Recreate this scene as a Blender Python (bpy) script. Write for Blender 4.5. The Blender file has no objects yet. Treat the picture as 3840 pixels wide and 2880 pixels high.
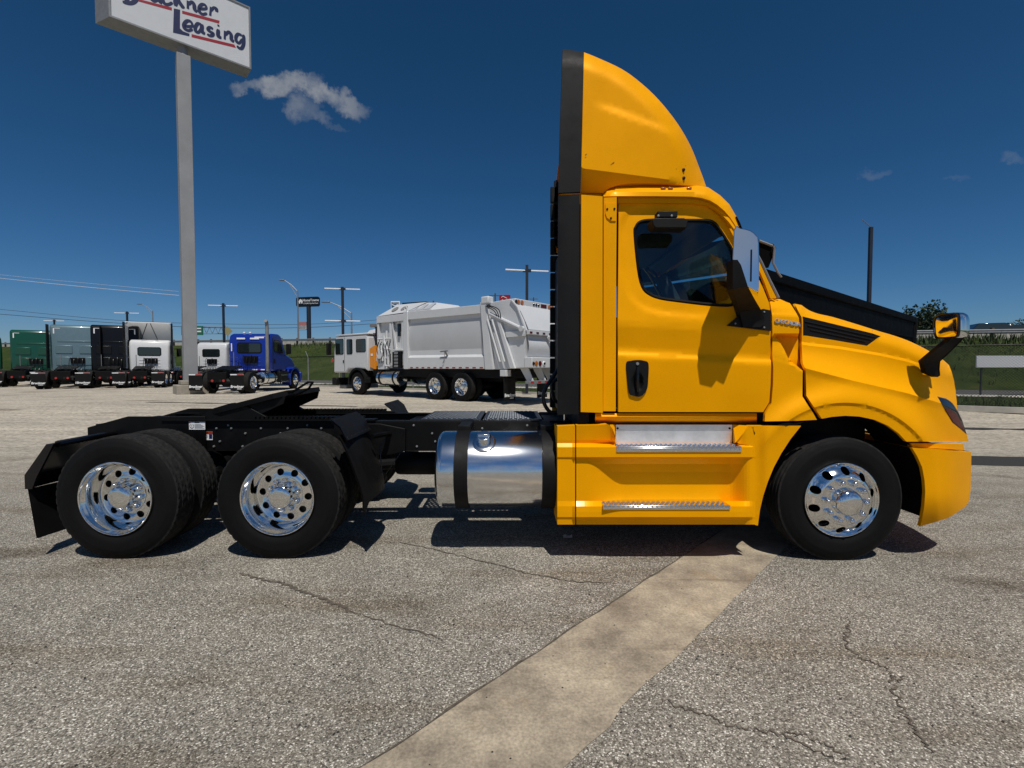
import bpy, math, random
from math import sin, cos, pi, radians as R, sqrt, atan2
from mathutils import Vector, Matrix
from mathutils.geometry import delaunay_2d_cdt
random.seed(7)
scene = bpy.context.scene
C = scene.collection

# ------------------------------------------------------------------ camera
F = 1800.0                      # focal length in photo pixels (photo 3840 x 2880)
H = 1.637                       # camera height
PITCH = math.atan(65.0/F)
cam_d = bpy.data.cameras.new('camera'); cam = bpy.data.objects.new('camera', cam_d); C.objects.link(cam)
cam_d.sensor_width = 36; cam_d.lens = 36*F/3840; cam_d.clip_end = 6000; cam_d.clip_start = 0.05
cam.location = (0, 0, H); cam.rotation_euler = (R(90)-PITCH, 0, 0)
scene.camera = cam

# ------------------------------------------------------------------ light
scene.view_settings.view_transform = 'Standard'; scene.view_settings.look = 'None'
scene.view_settings.gamma = 1; scene.view_settings.use_curve_mapping = False
scene.view_settings.exposure = -0.42
SUN = Vector((0.13, -0.5, 1.0)).normalized()      # towards the sun
sd = bpy.data.lights.new('sun', 'SUN'); sd.energy = 5.0; sd.angle = R(0.5); sd.color = (1.0, 0.955, 0.88)
so = bpy.data.objects.new('sun', sd); C.objects.link(so); so.location = (0, -10, 30)
so.rotation_euler = (-SUN).to_track_quat('-Z', 'Y').to_euler()

world = bpy.data.worlds.new('World'); scene.world = world; world.use_nodes = True
wn, wl = world.node_tree.nodes, world.node_tree.links
wn.clear()
def WN(t, **k):
    n = wn.new(t)
    for a, b in k.items(): setattr(n, a, b)
    return n
def wmath(op, a, b=None, c=None, clamp=False):
    n = WN('ShaderNodeMath', operation=op); n.use_clamp = clamp
    for i, x in enumerate((a, b, c)):
        if x is None: continue
        if isinstance(x, (int, float)): n.inputs[i].default_value = x
        else: wl.new(x, n.inputs[i])
    return n.outputs[0]
def wmap(x, a, b, c, d, kind='SMOOTHSTEP'):
    n = WN('ShaderNodeMapRange', interpolation_type=kind)
    n.inputs[1].default_value = a; n.inputs[2].default_value = b; n.inputs[3].default_value = c; n.inputs[4].default_value = d
    wl.new(x, n.inputs[0]); return n.outputs[0]
sky = WN('ShaderNodeTexSky', sky_type='NISHITA')
sky.sun_disc = False; sky.sun_elevation = math.asin(SUN.z); sky.sun_rotation = atan2(SUN.x, SUN.y)
sky.altitude = 900; sky.air_density = 1.0; sky.dust_density = 0.35; sky.ozone_density = 3.0
SKY_GAIN = 0.05
tc = WN('ShaderNodeTexCoord'); sep = WN('ShaderNodeSeparateXYZ'); wl.new(tc.outputs['Generated'], sep.inputs[0])
dx, dy, dz = sep.outputs
nz = WN('ShaderNodeTexNoise'); nz.inputs['Scale'].default_value = 34; nz.inputs['Detail'].default_value = 7; nz.inputs['Roughness'].default_value = .62
wl.new(tc.outputs['Generated'], nz.inputs['Vector'])
nsep = WN('ShaderNodeSeparateColor'); wl.new(nz.outputs['Color'], nsep.inputs[0])
dyc = wmath('MAXIMUM', dy, .05)
gx = wmath('ADD', wmath('DIVIDE', dx, dyc), wmath('MULTIPLY', wmath('SUBTRACT', nsep.outputs[0], .5), .085))
gz_ = wmath('ADD', wmath('DIVIDE', dz, dyc), wmath('MULTIPLY', wmath('SUBTRACT', nsep.outputs[1], .5), .07))
# small fair weather clouds: (tan azimuth, tan elevation, half width, half height, tilt, weight)
def ctan(u, v): return (u-1920)/F, (1375-v)/F
blobs = []
for u, v, w, h, t, k in [(1090,340,105,34,.10,.95), (965,352,70,20,.12,.5), (1215,365,95,36,-.42,1.0), (1300,410,80,38,-.5,.8), (1345,430,38,16,-.6,.6),
                         (1150,420,45,55,.5,.5), (1190,455,55,24,-.5,.45), (1270,500,40,14,-.3,.16),
                         (3255,664,50,20,.1,.33), (3555,678,38,12,.1,.16), (3768,610,40,15,-.25,.26)]:
    a, b = ctan(u, v)
    blobs.append((a, b, w/F*.88, h/F*.80, t, k*(.82 if u < 2000 else .6)))
acc = None
for a, b, w, h, t, k in blobs:
    px = wmath('SUBTRACT', gx, a); pz = wmath('SUBTRACT', gz_, b)
    ca, sa = cos(t), sin(t)
    rx = wmath('DIVIDE', wmath('ADD', wmath('MULTIPLY', px, ca), wmath('MULTIPLY', pz, sa)), w)
    rz = wmath('DIVIDE', wmath('SUBTRACT', wmath('MULTIPLY', pz, ca), wmath('MULTIPLY', px, sa)), h)
    d2 = wmath('ADD', wmath('MULTIPLY', rx, rx), wmath('MULTIPLY', rz, rz))
    m = wmath('MULTIPLY', wmap(d2, 0.0, 2.6, 1, 0), k)
    acc = m if acc is None else wmath('MAXIMUM', acc, m)
front = wmath('MULTIPLY', acc, wmap(dy, .15, .3, 0, 1))
fluff = wmap(nz.outputs[0], .30, .66, .45, 1.0)
front = wmath('MULTIPLY', front, fluff)
# broken cumulus in the half of the sky behind the camera (seen in the chrome)
n2 = WN('ShaderNodeTexNoise'); n2.inputs['Scale'].default_value = 4.2; n2.inputs['Detail'].default_value = 8; n2.inputs['Roughness'].default_value = .55
wl.new(tc.outputs['Generated'], n2.inputs['Vector'])
rear = wmath('MULTIPLY', wmap(n2.outputs[0], .45, .58, 0, .62), wmath('MULTIPLY', wmap(dy, -.35, .02, 1, 0), wmath('MULTIPLY', wmap(dz, .02, .08, 0, 1), wmap(dz, .45, .7, 1, .15))))
cmask = wmath('MAXIMUM', front, rear, clamp=True)
skyg = WN('ShaderNodeMix', data_type='RGBA', blend_type='MULTIPLY'); skyg.inputs[0].default_value = 1
ssep = WN('ShaderNodeSeparateColor'); wl.new(sky.outputs[0], ssep.inputs[0]); scom = WN('ShaderNodeCombineColor')
for k, (pw, gn) in enumerate(((1.57, .31), (1.2, .78), (1.3, .86))):      # deep polarised blue of the photograph, the same grade all over
    wl.new(wmath('MULTIPLY', wmath('POWER', wmath('MINIMUM', ssep.outputs[k], 8.5), pw), gn), scom.inputs[k])
wl.new(scom.outputs[0], skyg.inputs[6]); skyg.inputs[7].default_value = (1, 1, 1, 1)
mixc = WN('ShaderNodeMix', data_type='RGBA')
wl.new(cmask, mixc.inputs[0]); wl.new(skyg.outputs[2], mixc.inputs[6]); mixc.inputs[7].default_value = (8.2, 8.6, 9.2, 1)
bg = WN('ShaderNodeBackground'); bg.inputs[1].default_value = SKY_GAIN
wl.new(mixc.outputs[2], bg.inputs[0])
wo = WN('ShaderNodeOutputWorld'); wl.new(bg.outputs[0], wo.inputs[0])

# ------------------------------------------------------------------ helpers
def at(u, v, Y):
    """point on the ray of photo pixel (u, v) at distance Y in front of the camera"""
    x = (u-1920)/F; d = (v-1440)/F
    dy = cos(PITCH) - d*sin(PITCH); dz = -sin(PITCH) - d*cos(PITCH)
    s = Y/dy
    return Vector((x*s, Y, H+dz*s))
def sm(a, b, x):
    t = min(1, max(0, (x-a)/(b-a))); return t*t*(3-2*t)
def lerp(a, b, t): return a+(b-a)*t
def interp(pts, x):
    if x <= pts[0][0]: return pts[0][1]
    for (a, b), (c, d) in zip(pts, pts[1:]):
        if x <= c: return b+(d-b)*(x-a)/(c-a)
    return pts[-1][1]
def spline(pts, n=6, closed=False):
    out = []; N = len(pts)
    rng = range(N) if closed else range(N-1)
    for i in rng:
        p1, p2 = pts[i], pts[(i+1) % N]
        p0 = pts[i-1] if (i > 0 or closed) else p1
        p3 = pts[(i+2) % N] if (i+2 < N or closed) else p2
        for k in range(n):
            t = k/n
            out.append(tuple(.5*((2*b)+(c-a)*t+(2*a-5*b+4*c-d)*t*t+(3*b-a-3*c+d)*t**3) for a, b, c, d in zip(p0, p1, p2, p3)))
    if not closed: out.append(tuple(pts[-1]))
    return out
def inside(p, poly):
    x, y = p; r = False; j = len(poly)-1
    for i in range(len(poly)):
        xi, yi = poly[i][0], poly[i][1]; xj, yj = poly[j][0], poly[j][1]
        if (yi > y) != (yj > y) and x < (xj-xi)*(y-yi)/(yj-yi)+xi: r = not r
        j = i
    return r

def gz(x, y):
    """height of the parking lot"""
    return .38*sm(6.6, 17.5, y)

class MB:
    def __init__(s): s.v = []; s.f = []; s.m = []
    def add(s, vs, fs, mi=0):
        o = len(s.v); s.v += [tuple(p) for p in vs]; s.f += [tuple(i+o for i in f) for f in fs]; s.m += [mi]*len(fs); return s
    def box(s, a, b, mi=0, M=None):
        x0, y0, z0 = a; x1, y1, z1 = b
        vs = [Vector(p) for p in ((x0,y0,z0),(x1,y0,z0),(x1,y1,z0),(x0,y1,z0),(x0,y0,z1),(x1,y0,z1),(x1,y1,z1),(x0,y1,z1))]
        if M is not None: vs = [M @ p for p in vs]
        return s.add(vs, [(0,3,2,1),(4,5,6,7),(0,1,5,4),(1,2,6,5),(2,3,7,6),(3,0,4,7)], mi)
    def prism(s, pts, y0, y1, mi=0, ax='y'):
        """outline of (x, z) points pushed along y (or (y,z) along x, (x,y) along z)"""
        n = len(pts)
        def P(p, t):
            return (p[0], t, p[1]) if ax == 'y' else ((t, p[0], p[1]) if ax == 'x' else (p[0], p[1], t))
        a = sum(pts[i][0]*pts[(i+1) % n][1]-pts[(i+1) % n][0]*pts[i][1] for i in range(n))
        if a < 0: pts = pts[::-1]
        vs = [P(p, y0) for p in pts]+[P(p, y1) for p in pts]
        fs = [tuple(range(n)), tuple(range(2*n-1, n-1, -1))]+[(i, i+n, (i+1) % n+n, (i+1) % n) for i in range(n)]
        if ax != 'y': fs = [f[::-1] for f in fs]
        return s.add(vs, fs, mi)
    def tube(s, path, r, n=8, mi=0, cap=True):
        path = [Vector(p) for p in path]; rs = r if isinstance(r, (list, tuple)) else [r]*len(path)
        up = None; vs = []; N = len(path)
        for i, p in enumerate(path):
            t = (path[min(i+1, N-1)]-path[max(i-1, 0)])
            if t.length < 1e-9: t = Vector((0, 0, 1))
            t.normalize()
            if up is None: up = Vector((0, 0, 1)) if abs(t.z) < .9 else Vector((0, 1, 0))
            a = t.cross(up)
            if a.length < 1e-5: a = t.cross(Vector((1, .3, 0)))
            a.normalize(); b = a.cross(t).normalized(); up = b
            vs += [p+(a*cos(2*pi*k/n)+b*sin(2*pi*k/n))*rs[i] for k in range(n)]
        fs = [(i*n+k, i*n+(k+1) % n, (i+1)*n+(k+1) % n, (i+1)*n+k) for i in range(N-1) for k in range(n)]
        if cap: fs += [tuple(range(n))[::-1], tuple((N-1)*n+k for k in range(n))]
        return s.add(vs, fs, mi)
    def lathe(s, prof, c=(0,0,0), n=32, mi=0, ax='y', closed=False):
        """profile of (radius, along) turned round an axis"""
        c = Vector(c); vs = []
        for i in range(n):
            a = 2*pi*i/n
            for r, d in prof:
                p = (r*cos(a), d, r*sin(a)) if ax == 'y' else ((d, r*cos(a), r*sin(a)) if ax == 'x' else (r*cos(a), r*sin(a), d))
                vs.append(c+Vector(p))
        m = len(prof); fs = []
        for i in range(n):
            j = (i+1) % n
            for k in range(m-1 if not closed else m):
                fs.append((i*m+k, j*m+k, j*m+(k+1) % m, i*m+(k+1) % m))
        return s.add(vs, fs, mi)
    def grid(s, rows, mi=0):
        n = len(rows[0]); vs = [p for r in rows for p in r]
        return s.add(vs, [(i*n+k, i*n+k+1, (i+1)*n+k+1, (i+1)*n+k) for i in range(len(rows)-1) for k in range(n-1)], mi)
    def mesh(s, name, mats, smooth=35, weld=False):
        me = bpy.data.meshes.new(name); me.from_pydata(s.v, [], s.f); 
        mats = mats if isinstance(mats, (list, tuple)) else [mats]
        for m in mats: me.materials.append(m)
        if len(mats) > 1: me.polygons.foreach_set('material_index', s.m)
        if smooth:
            me.shade_smooth(); me.set_sharp_from_angle(angle=R(smooth))
        me.update(); return me
    def build(s, name, mats, parent=None, smooth=35, bevel=0, **k):
        o = link(name, s.mesh(name, mats, smooth), parent, **k)
        if bevel:
            b = o.modifiers.new('bevel', 'BEVEL'); b.width = bevel; b.segments = 2; b.limit_method = 'ANGLE'; b.angle_limit = R(40)
            b.harden_normals = False
        return o
def link(name, data, parent=None, loc=None, rz=None, label=None, kind=None):
    o = bpy.data.objects.new(name, data); C.objects.link(o)
    if parent is not None: o.parent = parent
    if loc is not None: o.location = loc
    if rz is not None: o.rotation_euler = (0, 0, rz)
    if label: o['label'] = label
    if kind: o['kind'] = kind
    return o
def tag(o, label, cat, group=None):
    o['label'] = label; o['category'] = cat
    if group: o['group'] = group
    return o
def thing(name, label, cat, loc=(0,0,0), rz=0, group=None):
    return tag(link(name, None, loc=loc, rz=rz), label, cat, group)
def ground_like(o): o['kind'] = 'structure'; return o

def panel(name, outline, yf, mat, parent, holes=(), flange=.03, step=14, smooth=30, mb=None, mirror=None, pos=None, mi=0, lines=()):
    """sheet metal panel: outline (photo pixels of the side elevation), depth given by yf(u, v), real edge thickness 'flange'"""
    pos = pos or (lambda u, v: at(u, v, yf(u, v)))
    vs = []; es = []
    def loop(pl):
        o = len(vs); n = len(pl)
        pts = []
        for i in range(n):
            a, b = pl[i], pl[(i+1) % n]; d = sqrt((a[0]-b[0])**2+(a[1]-b[1])**2)
            k = max(1, int(d/step+.5))
            pts += [(lerp(a[0], b[0], t/k), lerp(a[1], b[1], t/k)) for t in range(k)]
        vs.extend(pts); m = len(pts)
        es.extend([(o+i, o+(i+1) % m) for i in range(m)])
        return pts
    O = loop(outline); Hs = [loop(h) for h in holes]
    us = [p[0] for p in O]; ws = [p[1] for p in O]
    for ln in lines:
        o = len(vs); pts = []
        for a, b in zip(ln, ln[1:]):
            d = sqrt((a[0]-b[0])**2+(a[1]-b[1])**2); k = max(1, int(d/step+.5))
            pts += [(lerp(a[0], b[0], t/k), lerp(a[1], b[1], t/k)) for t in range(k)]
        pts.append(tuple(ln[-1]))
        pts = [p for p in pts if inside(p, O) and not any(inside(p, h) for h in Hs) and all((p[0]-q[0])**2+(p[1]-q[1])**2 > 6 for q in vs[:o])]
        vs.extend(pts); es.extend([(o+i, o+i+1) for i in range(len(pts)-1) if (pts[i][0]-pts[i+1][0])**2+(pts[i][1]-pts[i+1][1])**2 < (2.2*step)**2])
    bd = list(vs); rows = int((max(ws)-min(ws))/step)+1; cols = int((max(us)-min(us))/step)+1
    lim = (step*.45)**2
    for j in range(rows+1):
        for i in range(cols+1):
            p = (min(us)+(i+.5*(j % 2))*step, min(ws)+j*step)
            if inside(p, O) and not any(inside(p, h) for h in Hs) and all((p[0]-q[0])**2+(p[1]-q[1])**2 > lim for q in bd):
                vs.append(p)
    V, E, T = delaunay_2d_cdt([Vector(p) for p in vs], es, [], 0, 1e-4)[:3]
    tris = []
    for t in T:
        c = (sum(V[i].x for i in t)/3, sum(V[i].y for i in t)/3)
        if inside(c, O) and not any(inside(c, h) for h in Hs): tris.append(tuple(t))
    P3 = [pos(p.x, p.y) for p in V]
    # face the camera side (-y)
    n = Vector((0, 0, 0))
    for t in tris[:40]: n += (P3[t[1]]-P3[t[0]]).cross(P3[t[2]]-P3[t[0]])
    if n.y > 0: tris = [t[::-1] for t in tris]
    cnt = {}
    for t in tris:
        for a, b in zip(t, t[1:]+t[:1]): cnt[(a, b)] = 1
    edge = [(a, b) for (a, b) in cnt if (b, a) not in cnt]
    own = mb is None
    mb = mb or MB()
    P2 = list(P3); F2 = list(tris)
    if flange:
        ids = {}
        for a, b in edge:
            for q in (a, b):
                if q not in ids:
                    ids[q] = len(P2); P2.append(P3[q]); P2.append(P3[q]+Vector((0, flange, 0)))
            F2.append((ids[b], ids[a], ids[a]+1, ids[b]+1))
    mb.add(P2, F2, mi)
    if mirror is not None:
        mb.add([Vector((p[0], 2*mirror-p[1], p[2])) for p in P2], [f[::-1] for f in F2], mi)
    if own: return mb.build(name, mat, parent, smooth)
    return mb

_text = {}
def text_mesh(body, size=1.0, extrude=.004, mat=None, shear=0, key=None, bold=0.0, res=3):
    key = key or (body, size, extrude, shear, bold, mat.name if mat else '')
    if key not in _text:
        cu = bpy.data.curves.new('lettering', 'FONT'); cu.body = body; cu.size = size; cu.extrude = extrude; cu.shear = shear; cu.offset = bold
        cu.align_x = 'CENTER'; cu.align_y = 'CENTER'; cu.resolution_u = res
        o = bpy.data.objects.new('lettering', cu); C.objects.link(o)
        dg = bpy.context.evaluated_depsgraph_get(); dg.update()
        me = bpy.data.meshes.new_from_object(o.evaluated_get(dg)); me.name = 'lettering'
        bpy.data.objects.remove(o); 
        me.materials.clear(); me.materials.append(mat)
        _text[key] = me
    return _text[key]

# ------------------------------------------------------------------ materials
def newmat(name):
    m = bpy.data.materials.new(name); m.use_nodes = True
    n = m.node_tree.nodes; l = m.node_tree.links
    return m, n, l, n['Principled BSDF']
def mat(name, col, rough=.5, metal=0, coat=0, var=0, vscale=6, bump=0, bscale=60, dirt=0, dcol=(.25,.22,.18), spec=.5, coords='Object'):
    m, n, l, b = newmat(name)
    b.inputs['Base Color'].default_value = (*col, 1); b.inputs['Roughness'].default_value = rough; b.inputs['Metallic'].default_value = metal
    b.inputs['Coat Weight'].default_value = coat; b.inputs['Coat Roughness'].default_value = .06; b.inputs['Specular IOR Level'].default_value = spec
    tc = n.new('ShaderNodeTexCoord')
    if var or dirt:
        t = n.new('ShaderNodeTexNoise'); t.inputs['Scale'].default_value = vscale; t.inputs['Detail'].default_value = 6; t.inputs['Roughness'].default_value = .6
        l.new(tc.outputs[coords], t.inputs['Vector'])
        mr = n.new('ShaderNodeMapRange'); mr.inputs[1].default_value = .3; mr.inputs[2].default_value = .7; mr.inputs[3].default_value = 1-var; mr.inputs[4].default_value = 1+var
        l.new(t.outputs[0], mr.inputs[0])
        mx = n.new('ShaderNodeMix'); mx.data_type = 'RGBA'; mx.blend_type = 'MULTIPLY'; mx.inputs[0].default_value = 1
        mx.inputs[6].default_value = (*col, 1); l.new(mr.outputs[0], mx.inputs[7]); out = mx.outputs[2]
        if dirt:
            t2 = n.new('ShaderNodeTexNoise'); t2.inputs['Scale'].default_value = vscale*.6; t2.inputs['Detail'].default_value = 8; t2.inputs['Roughness'].default_value = .7
            l.new(tc.outputs[coords], t2.inputs['Vector'])
            m2 = n.new('ShaderNodeMapRange'); m2.inputs[1].default_value = .45; m2.inputs[2].default_value = .75; m2.inputs[3].default_value = 0; m2.inputs[4].default_value = dirt
            l.new(t2.outputs[0], m2.inputs[0])
            mx2 = n.new('ShaderNodeMix'); mx2.data_type = 'RGBA'; l.new(m2.outputs[0], mx2.inputs[0]); l.new(out, mx2.inputs[6]); mx2.inputs[7].default_value = (*dcol, 1)
            out = mx2.outputs[2]
            m3 = n.new('ShaderNodeMapRange'); m3.inputs[1].default_value = .3; m3.inputs[2].default_value = .75; m3.inputs[3].default_value = rough; m3.inputs[4].default_value = min(1, rough+.25)
            l.new(t2.outputs[0], m3.inputs[0]); l.new(m3.outputs[0], b.inputs['Roughness'])
        l.new(out, b.inputs['Base Color'])
    if bump:
        t = n.new('ShaderNodeTexNoise'); t.inputs['Scale'].default_value = bscale; t.inputs['Detail'].default_value = 4
        l.new(tc.outputs[coords], t.inputs['Vector'])
        bp = n.new('ShaderNodeBump'); bp.inputs['Strength'].default_value = bump; bp.inputs['Distance'].default_value = .01
        l.new(t.outputs[0], bp.inputs['Height']); l.new(bp.outputs[0], b.inputs['Normal'])
    return m
M = {}
def offset_poly(pts, d):
    n = len(pts); out = []
    a2 = sum(pts[i][0]*pts[(i+1) % n][1]-pts[(i+1) % n][0]*pts[i][1] for i in range(n)); sg = 1 if a2 > 0 else -1
    for i in range(n):
        a, b = pts[i-1], pts[(i+1) % n]; L = sqrt((b[0]-a[0])**2+(b[1]-a[1])**2)+1e-9
        out.append((pts[i][0]+sg*(b[1]-a[1])/L*d, pts[i][1]-sg*(b[0]-a[0])/L*d))
    return out
def yellow_paint():
    m, n, l, b = newmat('yellow_paint')
    tc = n.new('ShaderNodeTexCoord')
    t = n.new('ShaderNodeTexNoise'); t.inputs['Scale'].default_value = 420; t.inputs['Detail'].default_value = 2; l.new(tc.outputs['Object'], t.inputs['Vector'])
    t2 = n.new('ShaderNodeTexNoise'); t2.inputs['Scale'].default_value = 2.3; t2.inputs['Detail'].default_value = 5; l.new(tc.outputs['Object'], t2.inputs['Vector'])
    r = n.new('ShaderNodeMapRange'); r.inputs[1].default_value = .3; r.inputs[2].default_value = .7; r.inputs[3].default_value = .90; r.inputs[4].default_value = 1.10; l.new(t.outputs[0], r.inputs[0])
    r2 = n.new('ShaderNodeMapRange'); r2.inputs[1].default_value = .3; r2.inputs[2].default_value = .7; r2.inputs[3].default_value = .95; r2.inputs[4].default_value = 1.04; l.new(t2.outputs[0], r2.inputs[0])
    mm = n.new('ShaderNodeMath'); mm.operation = 'MULTIPLY'; l.new(r.outputs[0], mm.inputs[0]); l.new(r2.outputs[0], mm.inputs[1])
    mx = n.new('ShaderNodeMix'); mx.data_type = 'RGBA'; mx.blend_type = 'MULTIPLY'; mx.inputs[0].default_value = 1
    mx.inputs[6].default_value = (.90, .378, .0, 1); l.new(mm.outputs[0], mx.inputs[7]); l.new(mx.outputs[2], b.inputs['Base Color'])
    r3 = n.new('ShaderNodeMapRange'); r3.inputs[3].default_value = .42; r3.inputs[4].default_value = .55; l.new(t2.outputs[0], r3.inputs[0]); l.new(r3.outputs[0], b.inputs['Roughness'])
    b.inputs['Metallic'].default_value = .10; b.inputs['Specular IOR Level'].default_value = .06; b.inputs['Coat Weight'].default_value = .03; b.inputs['Coat Roughness'].default_value = .12
    # orange peel
    bt = n.new('ShaderNodeTexNoise'); bt.inputs['Scale'].default_value = 9; bt.inputs['Detail'].default_value = 3; l.new(tc.outputs['Object'], bt.inputs['Vector'])
    bp = n.new('ShaderNodeBump'); bp.inputs['Strength'].default_value = .05; bp.inputs['Distance'].default_value = .02
    l.new(bt.outputs[0], bp.inputs['Height']); l.new(bp.outputs[0], b.inputs['Normal'])
    return m
M['yellow'] = yellow_paint()
M['black_plastic'] = mat('black_plastic', (.0038,.0038,.0042), .5, var=.2, vscale=9, dirt=.2, dcol=(.009,.0085,.008), bump=.08, bscale=250, spec=.25)
M['black_gloss'] = mat('black_gloss', (.004,.004,.005), .22, coat=.2, spec=.4)
M['black_frame'] = mat('black_frame', (.0022,.0022,.0025), .42, var=.2, dirt=.3, dcol=(.009,.008,.007), vscale=8, spec=.2)
M['rubber'] = mat('tyre_rubber', (.0032,.0032,.0034), .6, var=.25, vscale=14, dirt=.25, dcol=(.008,.0075,.007), bump=.12, bscale=160, spec=.18)
M['tread'] = mat('tread_rubber', (.013,.013,.013), .8, var=.5, vscale=40, dirt=.6, dcol=(.042,.039,.034), spec=.2)
M['chrome'] = mat('chrome', (.84,.84,.83), .085, 1)
M['alu'] = mat('polished_aluminium', (.80,.81,.82), .16, 1, var=.05, vscale=30)
M['alu_dull'] = mat('dull_aluminium', (.86,.87,.88), .42, .85, var=.12, vscale=9, bump=.05, bscale=90)
M['deck'] = mat('deck_aluminium', (.05,.058,.072), .42, .6, var=.3, vscale=14)
M['galv'] = mat('galvanised_steel', (.24,.245,.25), .5, .35, var=.12, vscale=5)
M['pole_paint'] = mat('grey_pole_paint', (.27,.275,.285), .5, 0, var=.10, vscale=1.2, dirt=.2, dcol=(.2,.19,.17))
M['white'] = mat('white_paint', (.64,.65,.65), .32, coat=.2, var=.03, vscale=2, dirt=.12, dcol=(.5,.48,.45))
M['white_truck'] = mat('white_truck_paint', (.60,.61,.62), .35, coat=.15, var=.03, vscale=2)
M['green'] = mat('green_paint', (.002,.060,.030), .3, coat=.5, var=.05)
M['dark_green'] = mat('dark_green_paint', (.003,.05,.026), .3, coat=.5, var=.05)
M['slate'] = mat('grey_blue_paint', (.115,.185,.215), .35, .2, coat=.4, var=.05)
M['black_paint'] = mat('black_paint', (.003,.003,.0035), .3, coat=.1, spec=.3)
M['blue'] = mat('blue_paint', (.005,.025,.26), .3, coat=.5, var=.05)
M['orange'] = mat('orange_paint', (.75,.26,.01), .4, coat=.2, var=.05)
M['red'] = mat('red_paint', (.42,.012,.015), .35, coat=.3)
M['sign_red'] = mat('sign_red', (.33,.008,.022), .5)
M['navy'] = mat('navy_print', (.004,.012,.072), .5)
M['print_white'] = mat('white_print', (.8,.8,.8), .5)
M['print_black'] = mat('black_print', (.02,.02,.02), .5)
M['print_grey'] = mat('grey_print', (.25,.27,.28), .5)
M['sign_white'] = mat('sign_face', (.62,.63,.65), .45, var=.03, vscale=3)
M['reflector_red'] = mat('red_reflector', (.38,.015,.012), .18, coat=1)
M['amber'] = mat('amber_lens', (.42,.12,.008), .15, coat=1)
M['lens_red'] = mat('red_lens', (.085,.005,.004), .25, coat=.15, spec=.3)
M['lens_dark'] = mat('smoked_lens', (.010,.010,.012), .15, coat=.2, spec=.4)
M['reflect_white'] = mat('white_reflector', (.85,.86,.88), .4)
M['concrete'] = mat('concrete', (.30,.27,.22), .85, var=.18, vscale=3, dirt=.35, dcol=(.14,.12,.10), bump=.3, bscale=40)
M['kerb'] = mat('kerb_concrete', (.40,.38,.34), .85, var=.2, vscale=2, dirt=.3, dcol=(.2,.18,.15))
M['interior'] = mat('cab_interior', (.022,.026,.03), .7, var=.2)
M['seat'] = mat('seat_fabric', (.025,.027,.03), .9, var=.2)
M['foliage'] = mat('tree_foliage', (.022,.042,.012), .7, var=.5, vscale=.9)
M['bark'] = mat('bark', (.09,.07,.05), .9, var=.3)
M['navy_pole'] = mat('dark_steel_pole', (.012,.016,.028), .5, var=.2)
M['dump_black'] = mat('dump_black_paint', (.0016,.0016,.0019), .55, var=.2, dirt=.2, dcol=(.004,.004,.004), spec=.06)
M['paper'] = mat('litter_paper', (.75,.74,.7), .9, var=.2, vscale=40)

def glass(name, tint, gl=.06, dark=0):
    m, n, l, b = newmat(name); n.remove(b)
    tr = n.new('ShaderNodeBsdfTransparent'); tr.inputs[0].default_value = (*tint, 1)
    g = n.new('ShaderNodeBsdfGlossy'); g.inputs['Roughness'].default_value = .02; g.inputs[0].default_value = (.9,.95,1,1)
    lw = n.new('ShaderNodeLayerWeight'); lw.inputs[0].default_value = .5
    pw = n.new('ShaderNodeMath'); pw.operation = 'POWER'; l.new(lw.outputs[1], pw.inputs[0]); pw.inputs[1].default_value = 5
    ma = n.new('ShaderNodeMath'); ma.operation = 'MULTIPLY_ADD'; l.new(pw.outputs[0], ma.inputs[0]); ma.inputs[1].default_value = .9; ma.inputs[2].default_value = gl
    mx = n.new('ShaderNodeMixShader'); l.new(ma.outputs[0], mx.inputs[0]); l.new(tr.outputs[0], mx.inputs[1]); l.new(g.outputs[0], mx.inputs[2])
    l.new(mx.outputs[0], n['Material Output'].inputs[0]); return m
M['glass'] = glass('tinted_glass', (.42,.66,.70))
M['glass_clear'] = glass('clear_glass', (.80,.92,.93))
M['glass_dark'] = mat('dark_window_glass', (.010,.016,.017), .05, coat=1)
M['lens_clear'] = glass('lamp_lens', (.75,.75,.75))
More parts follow.
